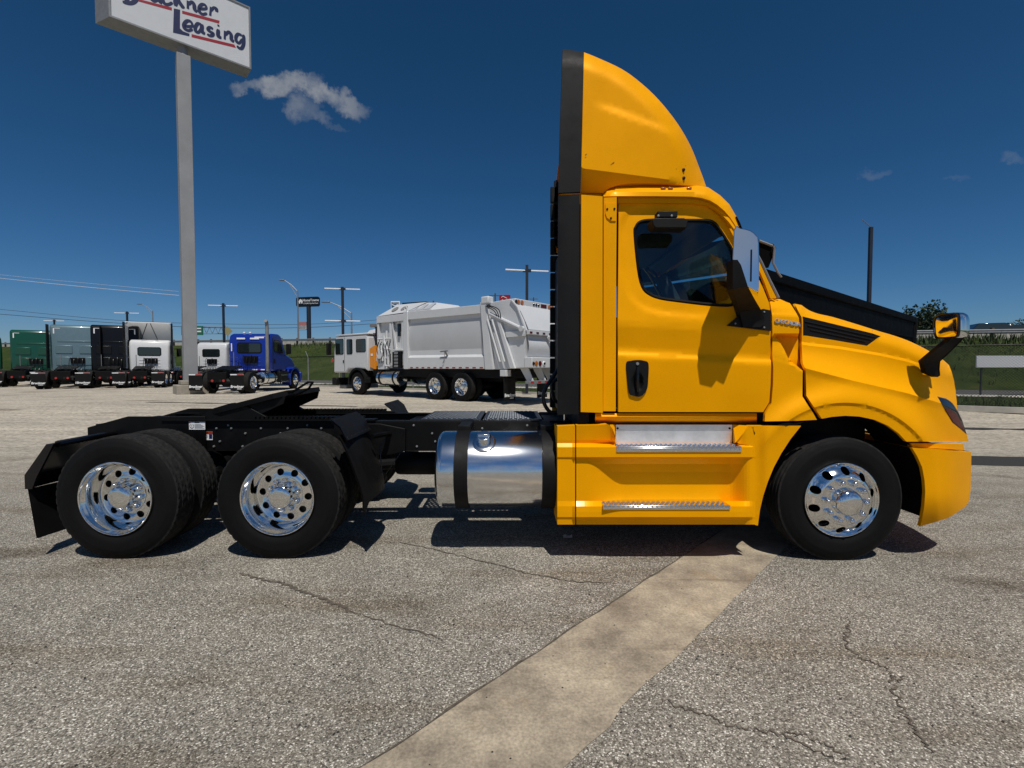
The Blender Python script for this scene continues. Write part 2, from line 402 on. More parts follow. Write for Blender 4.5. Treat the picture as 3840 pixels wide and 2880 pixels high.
# ================================================================== SETTING
def fence_y(x): return 22.7-.62*x if x > -20 else 35.1-.42*(x+20)
def road_y(x): return 27.6-.424*x
def crest_z(x): return 3.95-.0135*x
def pavement_mat():
    m, n, l, b = newmat('exposed_aggregate')
    tc = n.new('ShaderNodeTexCoord'); P = tc.outputs['Object']
    def noise(sc, det=4, ro=.55, vec=P):
        t = n.new('ShaderNodeTexNoise'); t.inputs['Scale'].default_value = sc; t.inputs['Detail'].default_value = det; t.inputs['Roughness'].default_value = ro
        l.new(vec, t.inputs['Vector']); return t.outputs[0]
    def rng(x, a, b_, c, d):
        r = n.new('ShaderNodeMapRange'); r.inputs[1].default_value = a; r.inputs[2].default_value = b_; r.inputs[3].default_value = c; r.inputs[4].default_value = d
        l.new(x, r.inputs[0]); return r.outputs[0]
    def mul(a, b_):
        k = n.new('ShaderNodeMath'); k.operation = 'MULTIPLY'; l.new(a, k.inputs[0]); l.new(b_, k.inputs[1]); return k.outputs[0]
    v = n.new('ShaderNodeTexVoronoi'); v.inputs['Scale'].default_value = 138; v.inputs['Randomness'].default_value = 1; l.new(P, v.inputs['Vector'])
    vs = n.new('ShaderNodeSeparateColor'); l.new(v.outputs['Color'], vs.inputs[0])
    cr = n.new('ShaderNodeValToRGB'); e = cr.color_ramp.elements
    e[0].position = 0; e[0].color = (.085,.075,.062,1); e[1].position = 1; e[1].color = (.90,.85,.75,1)
    for p, c in ((.14, (.172,.154,.127,1)), (.52, (.305,.277,.230,1)), (.86, (.455,.418,.352,1))):
        k = e.new(p); k.color = c
    l.new(vs.outputs[0], cr.inputs[0])
    edge = rng(v.outputs['Distance'], .0, .8, 1.16, .66)
    big = mul(rng(noise(.35, 6, .6), .3, .7, .82, 1.16), rng(noise(2.2, 5), .3, .7, .88, 1.12))
    fac = mul(edge, big)
    mx = n.new('ShaderNodeMix'); mx.data_type = 'RGBA'; mx.blend_type = 'MULTIPLY'; mx.inputs[0].default_value = 1
    l.new(cr.outputs[0], mx.inputs[6]); l.new(fac, mx.inputs[7])
    # tyre-worn warm stains
    st = n.new('ShaderNodeMix'); st.data_type = 'RGBA'; st.blend_type = 'MULTIPLY'
    mp = n.new('ShaderNodeMapping'); mp.inputs['Scale'].default_value = (.35, 1.6, 1); l.new(P, mp.inputs[0])
    l.new(rng(noise(1.3, 7, .65, mp.outputs[0]), .50, .70, 0, .85), st.inputs[0]); l.new(mx.outputs[2], st.inputs[6]); st.inputs[7].default_value = (.62,.55,.46,1)
    # paler warm colour mixed in farther back, streaked and coarser grained
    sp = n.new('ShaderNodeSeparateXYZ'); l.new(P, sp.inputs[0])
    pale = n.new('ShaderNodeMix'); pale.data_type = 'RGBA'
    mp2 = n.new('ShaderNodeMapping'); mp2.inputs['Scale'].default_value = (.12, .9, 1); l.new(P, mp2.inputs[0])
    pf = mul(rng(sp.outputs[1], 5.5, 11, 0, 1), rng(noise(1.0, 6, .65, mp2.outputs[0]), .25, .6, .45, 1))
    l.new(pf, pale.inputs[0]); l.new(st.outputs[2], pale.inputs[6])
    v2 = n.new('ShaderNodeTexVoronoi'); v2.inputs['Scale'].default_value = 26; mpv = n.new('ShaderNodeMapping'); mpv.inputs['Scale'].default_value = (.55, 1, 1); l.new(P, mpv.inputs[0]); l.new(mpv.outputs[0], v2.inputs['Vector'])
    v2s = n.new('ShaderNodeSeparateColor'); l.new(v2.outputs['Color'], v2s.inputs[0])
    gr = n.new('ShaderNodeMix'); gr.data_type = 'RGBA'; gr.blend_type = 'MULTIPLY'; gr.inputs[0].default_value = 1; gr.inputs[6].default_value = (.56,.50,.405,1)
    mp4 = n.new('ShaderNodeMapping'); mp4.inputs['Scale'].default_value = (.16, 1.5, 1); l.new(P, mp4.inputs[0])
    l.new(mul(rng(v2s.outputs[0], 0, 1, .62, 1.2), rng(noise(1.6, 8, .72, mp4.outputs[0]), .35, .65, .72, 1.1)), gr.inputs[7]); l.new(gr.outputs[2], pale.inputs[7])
    # oil drips
    oil = n.new('ShaderNodeMix'); oil.data_type = 'RGBA'; oil.blend_type = 'MULTIPLY'
    mp3 = n.new('ShaderNodeMapping'); mp3.inputs['Scale'].default_value = (.45, 1.1, 1); l.new(P, mp3.inputs[0])
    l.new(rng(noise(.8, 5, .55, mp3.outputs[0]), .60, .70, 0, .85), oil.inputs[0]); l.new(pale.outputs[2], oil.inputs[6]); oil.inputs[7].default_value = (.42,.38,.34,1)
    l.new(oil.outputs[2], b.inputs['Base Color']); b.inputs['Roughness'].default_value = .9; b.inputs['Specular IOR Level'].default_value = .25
    hb = n.new('ShaderNodeMath'); hb.operation = 'SUBTRACT'; l.new(vs.outputs[1], hb.inputs[0]); l.new(v.outputs['Distance'], hb.inputs[1])
    bp = n.new('ShaderNodeBump'); bp.inputs['Strength'].default_value = .62; bp.inputs['Distance'].default_value = .006; l.new(hb.outputs[0], bp.inputs['Height']); l.new(bp.outputs[0], b.inputs['Normal'])
    return m
M['pave'] = pavement_mat()
def strip_mat():
    m, n, l, b = newmat('smooth_concrete_strip')
    tc = n.new('ShaderNodeTexCoord'); P = tc.outputs['Object']
    def noise(sc, det=5, ro=.6):
        t = n.new('ShaderNodeTexNoise'); t.inputs['Scale'].default_value = sc; t.inputs['Detail'].default_value = det; t.inputs['Roughness'].default_value = ro; l.new(P, t.inputs['Vector']); return t.outputs[0]
    cr = n.new('ShaderNodeValToRGB'); e = cr.color_ramp.elements
    e[0].position = .36; e[0].color = (.225,.187,.140,1); e[1].position = .66; e[1].color = (.50,.425,.31,1)
    l.new(noise(2.3, 8, .68), cr.inputs[0])
    rust = n.new('ShaderNodeMix'); rust.data_type = 'RGBA'
    r = n.new('ShaderNodeMapRange'); r.inputs[1].default_value = .56; r.inputs[2].default_value = .75; r.inputs[4].default_value = .6; l.new(noise(1.7, 6), r.inputs[0])
    l.new(r.outputs[0], rust.inputs[0]); l.new(cr.outputs[0], rust.inputs[6]); rust.inputs[7].default_value = (.36,.24,.115,1)
    grit = n.new('ShaderNodeMix'); grit.data_type = 'RGBA'; grit.blend_type = 'MULTIPLY'; grit.inputs[0].default_value = 1
    r2 = n.new('ShaderNodeMapRange'); r2.inputs[1].default_value = .3; r2.inputs[2].default_value = .7; r2.inputs[3].default_value = .72; r2.inputs[4].default_value = 1.22; l.new(noise(70, 3), r2.inputs[0])
    l.new(rust.outputs[2], grit.inputs[6]); l.new(r2.outputs[0], grit.inputs[7])
    sc = n.new('ShaderNodeMix'); sc.data_type = 'RGBA'; sc.blend_type = 'MULTIPLY'
    mp = n.new('ShaderNodeMapping'); mp.inputs['Rotation'].default_value = (0,0,R(-25)); mp.inputs['Scale'].default_value = (.7, 5, 1); l.new(P, mp.inputs[0])
    t = n.new('ShaderNodeTexNoise'); t.inputs['Scale'].default_value = 1.6; t.inputs['Detail'].default_value = 7; l.new(mp.outputs[0], t.inputs['Vector'])
    r3 = n.new('ShaderNodeMapRange'); r3.inputs[1].default_value = .58; r3.inputs[2].default_value = .7; r3.inputs[4].default_value = .7; l.new(t.outputs[0], r3.inputs[0]); l.new(r3.outputs[0], sc.inputs[0])
    l.new(grit.outputs[2], sc.inputs[6]); sc.inputs[7].default_value = (.62,.6,.58,1)
    l.new(sc.outputs[2], b.inputs['Base Color']); b.inputs['Roughness'].default_value = .9
    bp = n.new('ShaderNodeBump'); bp.inputs['Strength'].default_value = .3; bp.inputs['Distance'].default_value = .006; l.new(noise(55, 5), bp.inputs['Height']); l.new(bp.outputs[0], b.inputs['Normal'])
    return m
M['strip'] = strip_mat()
M['crack'] = mat('crack_dirt', (.10,.083,.064), .95, var=.5, vscale=30)
M['dark_ground'] = mat('rough_dark_ground', (.028,.027,.026), .9, var=.35, vscale=40, bump=.5, bscale=120)
M['road'] = mat('asphalt', (.085,.082,.078), .9, var=.2, vscale=1.5)
M['sidewalk'] = mat('pale_concrete_road', (.46,.43,.37), .9, var=.15, vscale=.8)
def grass_mat():
    m, n, l, b = newmat('rough_grass')
    tc = n.new('ShaderNodeTexCoord'); P = tc.outputs['Object']
    def noise(sc, det=6, ro=.65):
        t = n.new('ShaderNodeTexNoise'); t.inputs['Scale'].default_value = sc; t.inputs['Detail'].default_value = det; t.inputs['Roughness'].default_value = ro; l.new(P, t.inputs['Vector']); return t.outputs[0]
    cr = n.new('ShaderNodeValToRGB'); e = cr.color_ramp.elements
    e[0].position = .30; e[0].color = (.012,.021,.005,1); e[1].position = .74; e[1].color = (.095,.098,.033,1)
    k = e.new(.5); k.color = (.036,.056,.013,1)
    a = n.new('ShaderNodeMath'); a.operation = 'MULTIPLY_ADD'; l.new(noise(.45), a.inputs[0]); a.inputs[1].default_value = .55
    c = n.new('ShaderNodeMath'); c.operation = 'MULTIPLY'; l.new(noise(5, 8), c.inputs[0]); c.inputs[1].default_value = .45; l.new(c.outputs[0], a.inputs[2])
    l.new(a.outputs[0], cr.inputs[0]); l.new(cr.outputs[0], b.inputs['Base Color']); b.inputs['Roughness'].default_value = .95; b.inputs['Specular IOR Level'].default_value = .1
    bp = n.new('ShaderNodeBump'); bp.inputs['Strength'].default_value = .9; bp.inputs['Distance'].default_value = .15; l.new(noise(9, 8), bp.inputs['Height']); l.new(bp.outputs[0], b.inputs['Normal'])
    return m
M['grass'] = grass_mat()
M['blade'] = mat('grass_blades', (.045,.068,.016), .8, var=.6, vscale=1.5)

def sheet(name, xs, lines, m, kind='structure'):
    """strip sheet: for every x station a row of (y, z)"""
    mb = MB(); mb.grid([[(x, y, z) for (y, z) in lines(x)] for x in xs])
    o = mb.build(name, m, smooth=60); o['kind'] = kind; return o
def frange(a, b, s):
    r = []
    while a < b: r.append(a); a += s
    return r+[b]
# far ground to the horizon
mb = MB(); mb.grid([[(x, y, -.35) for y in (-2500, -60, 60, 4000)] for x in (-3500, -120, 120, 3500)])
ground_like(mb.build('ground', M['grass'], smooth=0))
def lot(x):
    yf = fence_y(x)+.02
    ys = [-70, -20, 0, 3, 6] + [6+(17.5-6)*k/14 for k in range(1, 15)]
    ys = [y for y in ys if y < yf-1]
    return ys, yf
lx = frange(-110, 34, 2.0)
mb = MB()
rows = []
for x in lx:
    yf = max(fence_y(x), 1.5)
    ts = [-70, -20, 0] + [yf*k/24 for k in range(1, 25)]
    rows.append([(x, y, gz(x, y)) for y in ts])
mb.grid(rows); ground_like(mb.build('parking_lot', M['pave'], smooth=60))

# smooth concrete strip crossing the lot at an angle
def ribbon(name, left, right, m, z=.004):
    mb = MB(); mb.grid([[(a[0], a[1], gz(*a)+z), (b[0], b[1], gz(*b)+z)] for a, b in zip(left, right)])
    return ground_like(mb.build(name, m, smooth=60))
def gpt(u, v):
    Y = 3.0
    for _ in range(30):
        p = at(u, v, Y); k = (H-gz(0, Y))/max(1e-6, (H-p.z)); Y = Y*k
    p = at(u, v, Y); return (p.x, p.y)
L0, L1 = gpt(1340, 2892), gpt(2530, 2108); R0, R1 = gpt(2108, 2892), gpt(2905, 2094)
rnd = random.Random(3)
lft, rgt = [], []
for k in range(-8, 150):
    t = k/18
    j = lambda s: rnd.uniform(-s, s)
    lf = (lerp(L0[0], L1[0], t)+j(.007), lerp(L0[1], L1[1], t)+j(.007)); rg = (lerp(R0[0], R1[0], t)+j(.006), lerp(R0[1], R1[1], t)+j(.006))
    if .10 < t < .30: rg = (rg[0]-.05*sm(.10,.13,t)*sm(.30,.28,t)*1.0+.03, rg[1])
    if lf[1] > 13.4 or rg[1] > 13.4: break
    lft.append(lf); rgt.append(rg)
ribbon('concrete_strip', lft, rgt, M['strip'])
# joint along the left edge of the strip
ribbon('pavement_joint', [(a[0]-max(0, rnd.uniform(-.012,.02)), a[1]+.002) for a in lft], [(a[0]+.003, a[1]) for a in lft], M['crack'], .008)
def crack(pts, w=.012, seed=1):
    r = random.Random(seed); P = spline([gpt(*p) for p in pts], 9); A, B = [], []
    for i, p in enumerate(P):
        q = P[min(i+1, len(P)-1)]; o = P[max(i-1, 0)]; d = Vector((q[0]-o[0], q[1]-o[1], 0)).normalized() if (q != o) else Vector((1,0,0))
        n_ = Vector((-d.y, d.x, 0)); e = min(1, min(i, len(P)-1-i)/5)
        s = r.uniform(-.018, .018); ww = w*(.25+.75*r.random())*e*.5+.0008
        A.append((p[0]+n_.x*(s+ww), p[1]+n_.y*(s+ww))); B.append((p[0]+n_.x*(s-ww), p[1]+n_.y*(s-ww)))
    ribbon('pavement_crack', A, B, M['crack'], .005)
crack([(890,2150),(960,2168),(1040,2185),(1110,2210),(1180,2235),(1260,2270),(1340,2305)], .035, 1)
crack([(1340,2305),(1440,2335),(1560,2370),(1660,2400)], .012, 2)
crack([(1440,2030),(1560,2048),(1700,2080),(1860,2120),(2000,2155),(2150,2180),(2310,2190)], .014, 3)
crack([(2480,2620),(2560,2660),(2660,2690),(2760,2730),(2860,2740),(3000,2785),(3160,2870)], .014, 4)
crack([(3170,2310),(3185,2360),(3170,2400),(3200,2450),(3260,2480),(3330,2510),(3350,2560),(3360,2620),(3400,2690),(3450,2760),(3490,2830)], .013, 5)
crack([(3350,2560),(3400,2535)], .012, 6)
crack([(2930,2730),(3010,2760),(3090,2790),(3180,2850)], .012, 7)
# dark strip and dark streak laid on the ground at the right
def patch(name, pts, m, z=.006, seed=1):
    r = random.Random(seed); g = [gpt(*p) for p in pts]
    loop = []
    for a, b in zip(g, g[1:]+g[:1]):
        for k in range(10): loop.append((lerp(a[0], b[0], k/10)+r.uniform(-.02,.02), lerp(a[1], b[1], k/10)+r.uniform(-.02,.02)))
    mb = MB(); mb.add([(p[0], p[1], gz(*p)+z) for p in loop], [tuple(range(len(loop)))]); return ground_like(mb.build(name, m, smooth=0))
ribbon('dark_ground', [(x, 8.45+.02*x+rnd.uniform(-.02,.02)-.15*(x-8)) for x in frange(6.5, 17, .25)], [(x, 7.80-.13*(x-8)+rnd.uniform(-.02,.02)) for x in frange(6.5, 17, .25)], M['dark_ground'], .006)
ribbon('dark_streak', [(x, 11.35+.08*(x-10)+.12*sin(x*3)) for x in frange(10.3, 16, .2)], [(x, 11.35-.10*min(x-10.3, 2.2)+.07*sin(x*5)) for x in frange(10.3, 16, .2)], M['dark_ground'], .006)
ribbon('tyre_scuff', [(x, 14.6-.2*x+.05*sin(x*4)) for x in frange(-13, -5, .3)], [(x, 14.35-.2*x+.05*sin(x*3.1)) for x in frange(-13, -5, .3)], M['crack'], .004)

# kerb, verge, frontage road, embankment, highway
zv = .40
xs = frange(-200, 90, 3)
mb = MB(); mb.grid([[(x, fence_y(x)-.02, .30), (x, fence_y(x)-.02, .47), (x, fence_y(x)+.16, .47), (x, fence_y(x)+.16, .30)] for x in frange(-60, 30, 3)])
ground_like(mb.build('lot_kerb', M['kerb'], smooth=20))
rr = random.Random(5)
def verge(x):
    y0 = fence_y(x)+.02; y1 = road_y(x)+12.5; out = []
    toe, cr = road_y(x)+8.2, road_y(x)+19.5
    y0 = min(y0, road_y(x)-.5)
    for k in range(5): out.append((lerp(y0, toe, k/4), zv if k else .30))
    for k in range(1, 9):
        t = k/8; out.append((lerp(toe, cr, t), lerp(zv, crest_z(x), t**.85)+rr.uniform(-.06, .06)*(k < 8)))
    out.append((cr+1.5, crest_z(x)+.05))
    return out
sheet('grass_verge', xs, verge, M['grass'])
sheet('frontage_kerb_path', xs, lambda x: [(road_y(x), zv+.02), (road_y(x)+1.9, zv+.02)], M['sidewalk'])
sheet('frontage_road', xs, lambda x: [(road_y(x)+1.95, zv+.012), (road_y(x)+8.0, zv+.012)], M['road'])
sheet('highway', xs, lambda x: [(road_y(x)+21.0, crest_z(x)+.04), (road_y(x)+60, crest_z(x)+.04)], M['road'])
sheet('far_field', frange(-900, 900, 60), lambda x: [(road_y(x)+60 if abs(x) < 200 else 120+abs(x)*.2, crest_z(max(-200, min(90, x)))), (road_y(x)+900, 2.0)], M['grass'])

# grass blades: tufts on verge and crest
mb = MB(); rg = random.Random(11)
def tuft(x, y, z, h, n):
    for _ in range(n):
        a = rg.uniform(0, 2*pi); w = h*.10; bx, by = x+rg.uniform(-.18,.18), y+rg.uniform(-.18,.18); ln = h*rg.uniform(.6, 1.2)
        t = (bx+rg.uniform(-.5,.5)*h, by+rg.uniform(-.5,.5)*h, z+ln)
        mb.add([(bx-w*cos(a), by-w*sin(a), z-.03), (bx+w*cos(a), by+w*sin(a), z-.03), t], [(0,1,2)])
for _ in range(9000):
    x = rg.uniform(8, 46) if rg.random() < .75 else rg.uniform(-26, 8)
    t = rg.random()
    if rg.random() < .45:
        y = lerp(fence_y(x)+.25, road_y(x)-.1, t); z = zv
        if y > road_y(x) or y < fence_y(x): continue
        tuft(x, y, z, .16, 3)
    else:
        toe, cr = road_y(x)+8.3, road_y(x)+19.9; t = t**.6; y = lerp(toe, cr, t); z = lerp(zv, crest_z(x), t**.85)
        tuft(x, y, z, .26 if t < .8 else .55, 4)
o = mb.build('grass', M['blade'], smooth=0); o['kind'] = 'stuff'; tag(o, 'rough green grass blades on the verge and bank below the highway rail', 'grass')

# ------------------------------------------------------------------ guard rail, wall, trees
def along(u): # x where the ray of pixel u meets the guard-rail line
    r = (u-1920)/F; return (27.6+20.2)*r/(1+.424*r)
gr = thing('guard_rail', 'long steel guard rail on posts along the highway above the grass bank', 'guard rail', (0, 47.8, 0))
prof = [(0,.46),(.05,.50),(.05,.56),(0,.60),(.05,.64),(.05,.70),(0,.74)]
mb = MB(); mb.grid([[(x, road_y(x)+20.1-47.8-d, crest_z(x)+z) for d, z in prof] for x in frange(-110, 60, 4)])
mb.grid([[(x, road_y(x)+20.2-47.8-d, crest_z(x)+z) for d, z in prof] for x in frange(-110, 60, 4)])
mb.build('rail', M['galv'], gr, smooth=30)
pm = MB().box((-.09,-.09,-.4),(.09,.09,.86)).mesh('post', M['bark'], 0)
x = -108.0
while x < 60:
    link('post', pm, gr, (x, road_y(x)+20.35-47.8, crest_z(x))); x += 2.4
bw = MB(); bw.grid([[(x, road_y(x)+21.6, crest_z(x)-.2), (x, road_y(x)+21.7, crest_z(x)+.52), (x, road_y(x)+21.95, crest_z(x)+.52), (x, road_y(x)+22.05, crest_z(x)-.2)] for x in frange(-110, 60, 4)])
tag(bw.build('barrier_wall', M['kerb'], smooth=20), 'low pale concrete barrier wall behind the highway guard rail', 'wall')

def tree(x, y, z, h, r, seed, label, n=1500):
    rt = random.Random(seed); t = thing('broadleaf_tree', label, 'tree', (x, y, z), 0, 'trees beyond the highway')
    mb = MB(); mb.tube([(0,0,0),(.1,0,h*.25),(.05,.1,h*.5),(.15,.1,h*.8)], [h*.04,h*.032,h*.024,h*.008], 7)
    for k in range(5):
        a = rt.uniform(0, 6.3); z0 = h*rt.uniform(.25,.5); mb.tube([(.05,.05,z0),(cos(a)*r*.4, sin(a)*r*.4, z0+h*.15),(cos(a)*r*.75, sin(a)*r*.75, z0+h*.28)], [h*.014,h*.01,h*.004], 5)
    mb.build('trunk', M['bark'], t)
    mb = MB(); cl = [(rt.uniform(-r,r)*.75, rt.uniform(-r,r)*.75, h*rt.uniform(.38,.88), rt.uniform(.28,.5)*r) for _ in range(16)]
    for _ in range(n):
        cx, cy, cz, cr = rt.choice(cl); d = Vector((rt.gauss(0,1), rt.gauss(0,1), rt.gauss(0,1))).normalized()*cr*rt.random()**.35
        p = Vector((cx, cy, cz))+d*Vector((1,1,.8)).length/1.65; s = rt.uniform(.10,.22)*h/6
        a = Vector((rt.gauss(0,1), rt.gauss(0,1), rt.gauss(0,1))).normalized(); b = a.cross(Vector((rt.gauss(0,1), rt.gauss(0,1), rt.gauss(0,1)))).normalized()
        mb.add([p+a*s, p+b*s*.7, p-a*s, p-b*s*.7], [(0,1,2,3)])
    mb.build('crown', M['foliage'], t, smooth=0)
def far(u, Y): return at(u, 1375, Y).x
tree(far(3445, 62), 62, 2.6, 7.0, 2.9, 1, 'dark leafy tree showing just left of the small mirror on the hood', 2200)
tree(far(3520, 66), 66, 2.6, 6.0, 2.8, 2, 'lower dark tree half hidden behind the small hood mirror', 2000)
tree(far(3372, 64), 64, 2.4, 5.8, 2.6, 5, 'dark tree behind the rear edge of the black dump body', 1500)
tree(far(3838, 64), 64, 2.5, 5.2, 2.9, 3, 'rounded dark tree at the far right above the highway rail', 2000)
tree(far(3900, 70), 70, 2.5, 5.6, 3.2, 4, 'bushy dark tree at the extreme right edge of the view', 1200)

# cars on the highway, mostly hidden by the rail
def car(u, Y, label, m, L=4.7, hh=1.45):
    p = at(u, 1375, Y); z = crest_z(p.x)+.05
    t = thing('passing_car', label, 'car', (p.x, Y, z), -.4, 'cars on the highway')
    b = MB(); b.prism([(-L/2,.35),(L/2,.35),(L/2,.75),(L*.28,.9),(-L*.42,.95),(-L/2,.85)], -.85, .85); b.build('body', m, t, bevel=.05)
    c = MB(); c.prism([(-L*.36,.93),(-L*.26,hh),(L*.08,hh),(L*.24,.92)], -.72, .72); c.build('cabin', M['glass_dark'], t, bevel=.04)
    for sx in (-1, 1):
        for sy in (-1, 1):
            w = MB(); w.lathe([(.0,-.1),(.33,-.1),(.33,.1),(0,.1)], (sx*L*.31, sy*.8, .33), 16); w.build('wheel', M['rubber'], t)
car(3722, 37.5, 'dark car roof showing above the highway rail', M['black_paint'], 4.6, 1.5)
car(3815, 38.5, 'white car at the far right behind the highway rail', M['white_truck'], 4.6, 1.5)

# ------------------------------------------------------------------ chain link fence
fe = thing('chain_link_fence', 'chain link fence with top rail along the edge of the lot', 'fence', (0, 22.7, 0))
FH = 1.85
mw = MB(); mr = MB(); prev = None
fx = [-18.43+2.6*i for i in range(15)]
for x0, x1 in zip(fx, fx[1:]):
    a = Vector((x0, fence_y(x0)-22.7+.28, .42)); b = Vector((x1, fence_y(x1)-22.7+.28, .42)); L = (b-a).length; d = (b-a)/L
    nm = Vector((-d.y, d.x, 0))
    # two families of straight diagonal wires
    sp = .078 if x0 > 4 else .16; w = .0075 if x0 > 4 else .0035
    k = -FH
    while k < L:
        for sg in (0, 1):
            t0, t1 = (k, k+FH)
            h0, h1 = 0, FH
            if t0 < 0: h0 = -t0; t0 = 0
            if t1 > L: h1 = FH-(t1-L); t1 = L
            if t1-t0 > .02:
                if sg: q0, q1 = a+d*t0+Vector((0,0,FH-h0)), a+d*t1+Vector((0,0,FH-h1))
                else: q0, q1 = a+d*t0+Vector((0,0,h0)), a+d*t1+Vector((0,0,h1))
                ud = Vector((0,0,w)); nn = nm*w
                mw.add([q0-ud, q0+nn, q0+ud, q0-nn, q1-ud, q1+nn, q1+ud, q1-nn], [(0,1,5,4),(1,2,6,5),(2,3,7,6),(3,0,4,7)])
        k += sp
o = mw.build('wire_mesh', mat('fence_wire', (.030,.033,.030), .6, .3), fe, smooth=0); o['kind'] = 'stuff'
mr.tube([(x, fence_y(x)-22.7+.28, .42+FH) for x in fx], .025, 6); mr.build('top_rail', M['black_frame'], fe)
pm = MB().tube([(0,0,-.1),(0,0,FH+.06)], .035, 8).mesh('post', M['galv'])
am = MB().tube([(0,0,FH),(-.28,.28,FH+.42)], .018, 6).mesh('barb_arm', M['galv'])
for x0 in fx:
    p = link('post', pm, fe, (x0, fence_y(x0)-22.7+.28, .38))
    if x0 < 1: link('barb_arm', am, p)
# white board standing in the verge behind the fence at the right
bp = at(3660, 1356, 20.5)
wb = thing('white_board', 'long blank white board on short posts behind the chain link fence', 'board', (bp.x, 20.5, zv))
MB().box((0,-.03,bp.z-zv-.25),(5.2,.03,bp.z-zv+.25)).build('board', M['sign_white'], wb, bevel=.01)
for k in (.3, 2.6, 4.9): MB().box((k-.025,.04,-.1),(k+.025,.09,bp.z-zv+.2)).build('post', M['navy_pole'], wb)

# ------------------------------------------------------------------ lot light poles (dark, thin white cross bars)
def light_pole(u, vtop, label, bars=(), Y=None):
    r = (u-1920)/F; Y = Y or 22.3/(1+.62*r); p = at(u, vtop, Y); g = .38; h = p.z-g
    t = thing('light_pole', label, 'light pole', (p.x, Y, g), 0, 'light poles along the edge of the lot')
    w = .044 if u > 3000 else .062
    MB().box((-w,-w,0),(w,w,h)).build('pole', M['navy_pole'], t)
    MB().box((-.2,-.2,0),(.2,.2,.03)).build('base_plate', M['galv'], t)
    for dz in bars:
        for sx in (-1, 1):
            a = R(11); MB().box((.09,-.05,-.03),(1.0,.05,.03), M=Matrix.Translation((0,0,h-dz)) @ Matrix.Rotation(a if sx > 0 else pi-a+R(24), 4, 'Z')).build('lamp_bar', M['reflect_white'], t, bevel=.01)
            MB().box((-.07,-.07,-.06),(.07,.07,.06), M=Matrix.Translation((sx*.12,0,h-dz))).build('bracket', M['navy_pole'], t)
light_pole(203, 1198, 'short looking dark light pole above the grey blue sleeper truck', (.15,))
light_pole(476, 1168, 'dark light pole rising from behind the tall black sleeper truck', (.15,))
light_pole(837, 1137, 'dark light pole between the white day cab and the blue truck', (.18,))
light_pole(1284, 1076, 'dark light pole with two tiers of lamp bars left of the garbage truck cab', (.12, 2.0))
light_pole(1976, 994, 'dark light pole rising behind the tail of the garbage truck', (.25,))
light_pole(3266, 852, 'tall dark bare light pole above the yellow hood', (), Y=15.2)
lp = [o for o in C.objects if o.name.startswith('light_pole')][-1]
MB().tube([(-.3,0,6.0-.38+.25),(0,0,6.0-.38)], .012, 5).build('camera_arm', M['galv'], lp)

def street_lamp(u, vtop, ue, Y, label, zb=3.6):
    p = at(u, vtop, Y); e = at(ue, vtop-(40 if Y < 90 else 25), Y); dx = e.x-p.x; h = p.z-zb; up = e.z-p.z
    t = thing('street_lamp', label, 'street lamp', (p.x, Y, zb), 0, 'highway street lamps')
    MB().tube([(0,0,-3),(0,0,h*.5),(0,0,h)], [.13,.11,.08], 8).build('pole', M['galv'], t)
    MB().tube([(0,0,h-.1),(dx*.35,0,h+up*.55),(dx*.7,0,h+up*.95),(dx*.85,0,h+up)], .05, 6).tube([(0,0,h-.9),(dx*.45,0,h+up*.62)], .04, 6).build('arm', M['galv'], t)
    MB().box((min(dx,dx*.72),-.18,h+up-.09),(max(dx,dx*.72),.18,h+up+.07)).build('lamp_head', M['galv'], t, bevel=.03)
street_lamp(1116, 1090, 1048, 62, 'grey street lamp with an arm reaching left beside the dark house sign')
street_lamp(1318, 1172, 1206, 60, 'grey street lamp with long double arm behind the two tier light pole')
street_lamp(572, 1165, 515, 95, 'thin distant street lamp above the white roof fairing')
MBs = None
# utility poles and wires
def utility_pole(u, vtop, Y, label, arms=2):
    p = at(u, vtop, Y); t = thing('utility_pole', label, 'utility pole', (p.x, Y, 1.5), 0, 'utility poles beyond the highway')
    h = p.z-1.5
    MB().tube([(0,0,-3),(0,0,h)], [.22,.16], 8).build('pole', M['bark'], t)
    for k in range(arms): MB().box((-1.3,-.07,h-.5-1.5*k-.07),(1.3,.07,h-.5-1.5*k+.07)).build('cross_arm', M['bark'], t)
utility_pole(1625, 1128, 110, 'wooden utility pole with two cross arms behind the garbage truck hopper')
utility_pole(1857, 1100, 105, 'wooden utility pole left of the red sign')
utility_pole(2001, 1115, 140, 'thin distant utility pole right of the dark light pole', 1)
def wire(name, pts, Y, r, m, label, n=8):
    P = [at(u, v, Y if not isinstance(Y, tuple) else lerp(Y[0], Y[1], (u-pts[0][0])/(pts[-1][0]-pts[0][0]))) for u, v in spline(pts, n)]
    tag(MB().tube(P, r, 5).build(name, m), label, 'wire', 'overhead wires')
M['wire'] = mat('wire', (.03,.04,.05), .6)
wire('power_line', [(-400,1125),(0,1160),(430,1200),(800,1214),(1200,1214),(1640,1180)], 88, .035, M['wire'], 'upper dark power line crossing the sky behind the left trucks')
wire('power_line', [(-400,1148),(0,1178),(430,1211),(800,1229),(1200,1226),(1640,1195)], 88, .045, M['wire'], 'lower dark power line crossing the sky behind the left trucks')
pz = at(690, 1108, 22.2)
M['cable'] = mat('pale_cable', (.55,.58,.62), .5)
wire('cable', [(-500,985),(0,1043),(350,1079),(672,1108)], (30, 22.3), .012, M['cable'], 'pale cable running from the left edge to the tall sign pole')
wire('cable', [(-500,968),(0,1030),(350,1064),(670,1093)], (30, 22.3), .006, M['cable'], 'thinner pale cable just above the other one to the sign pole')

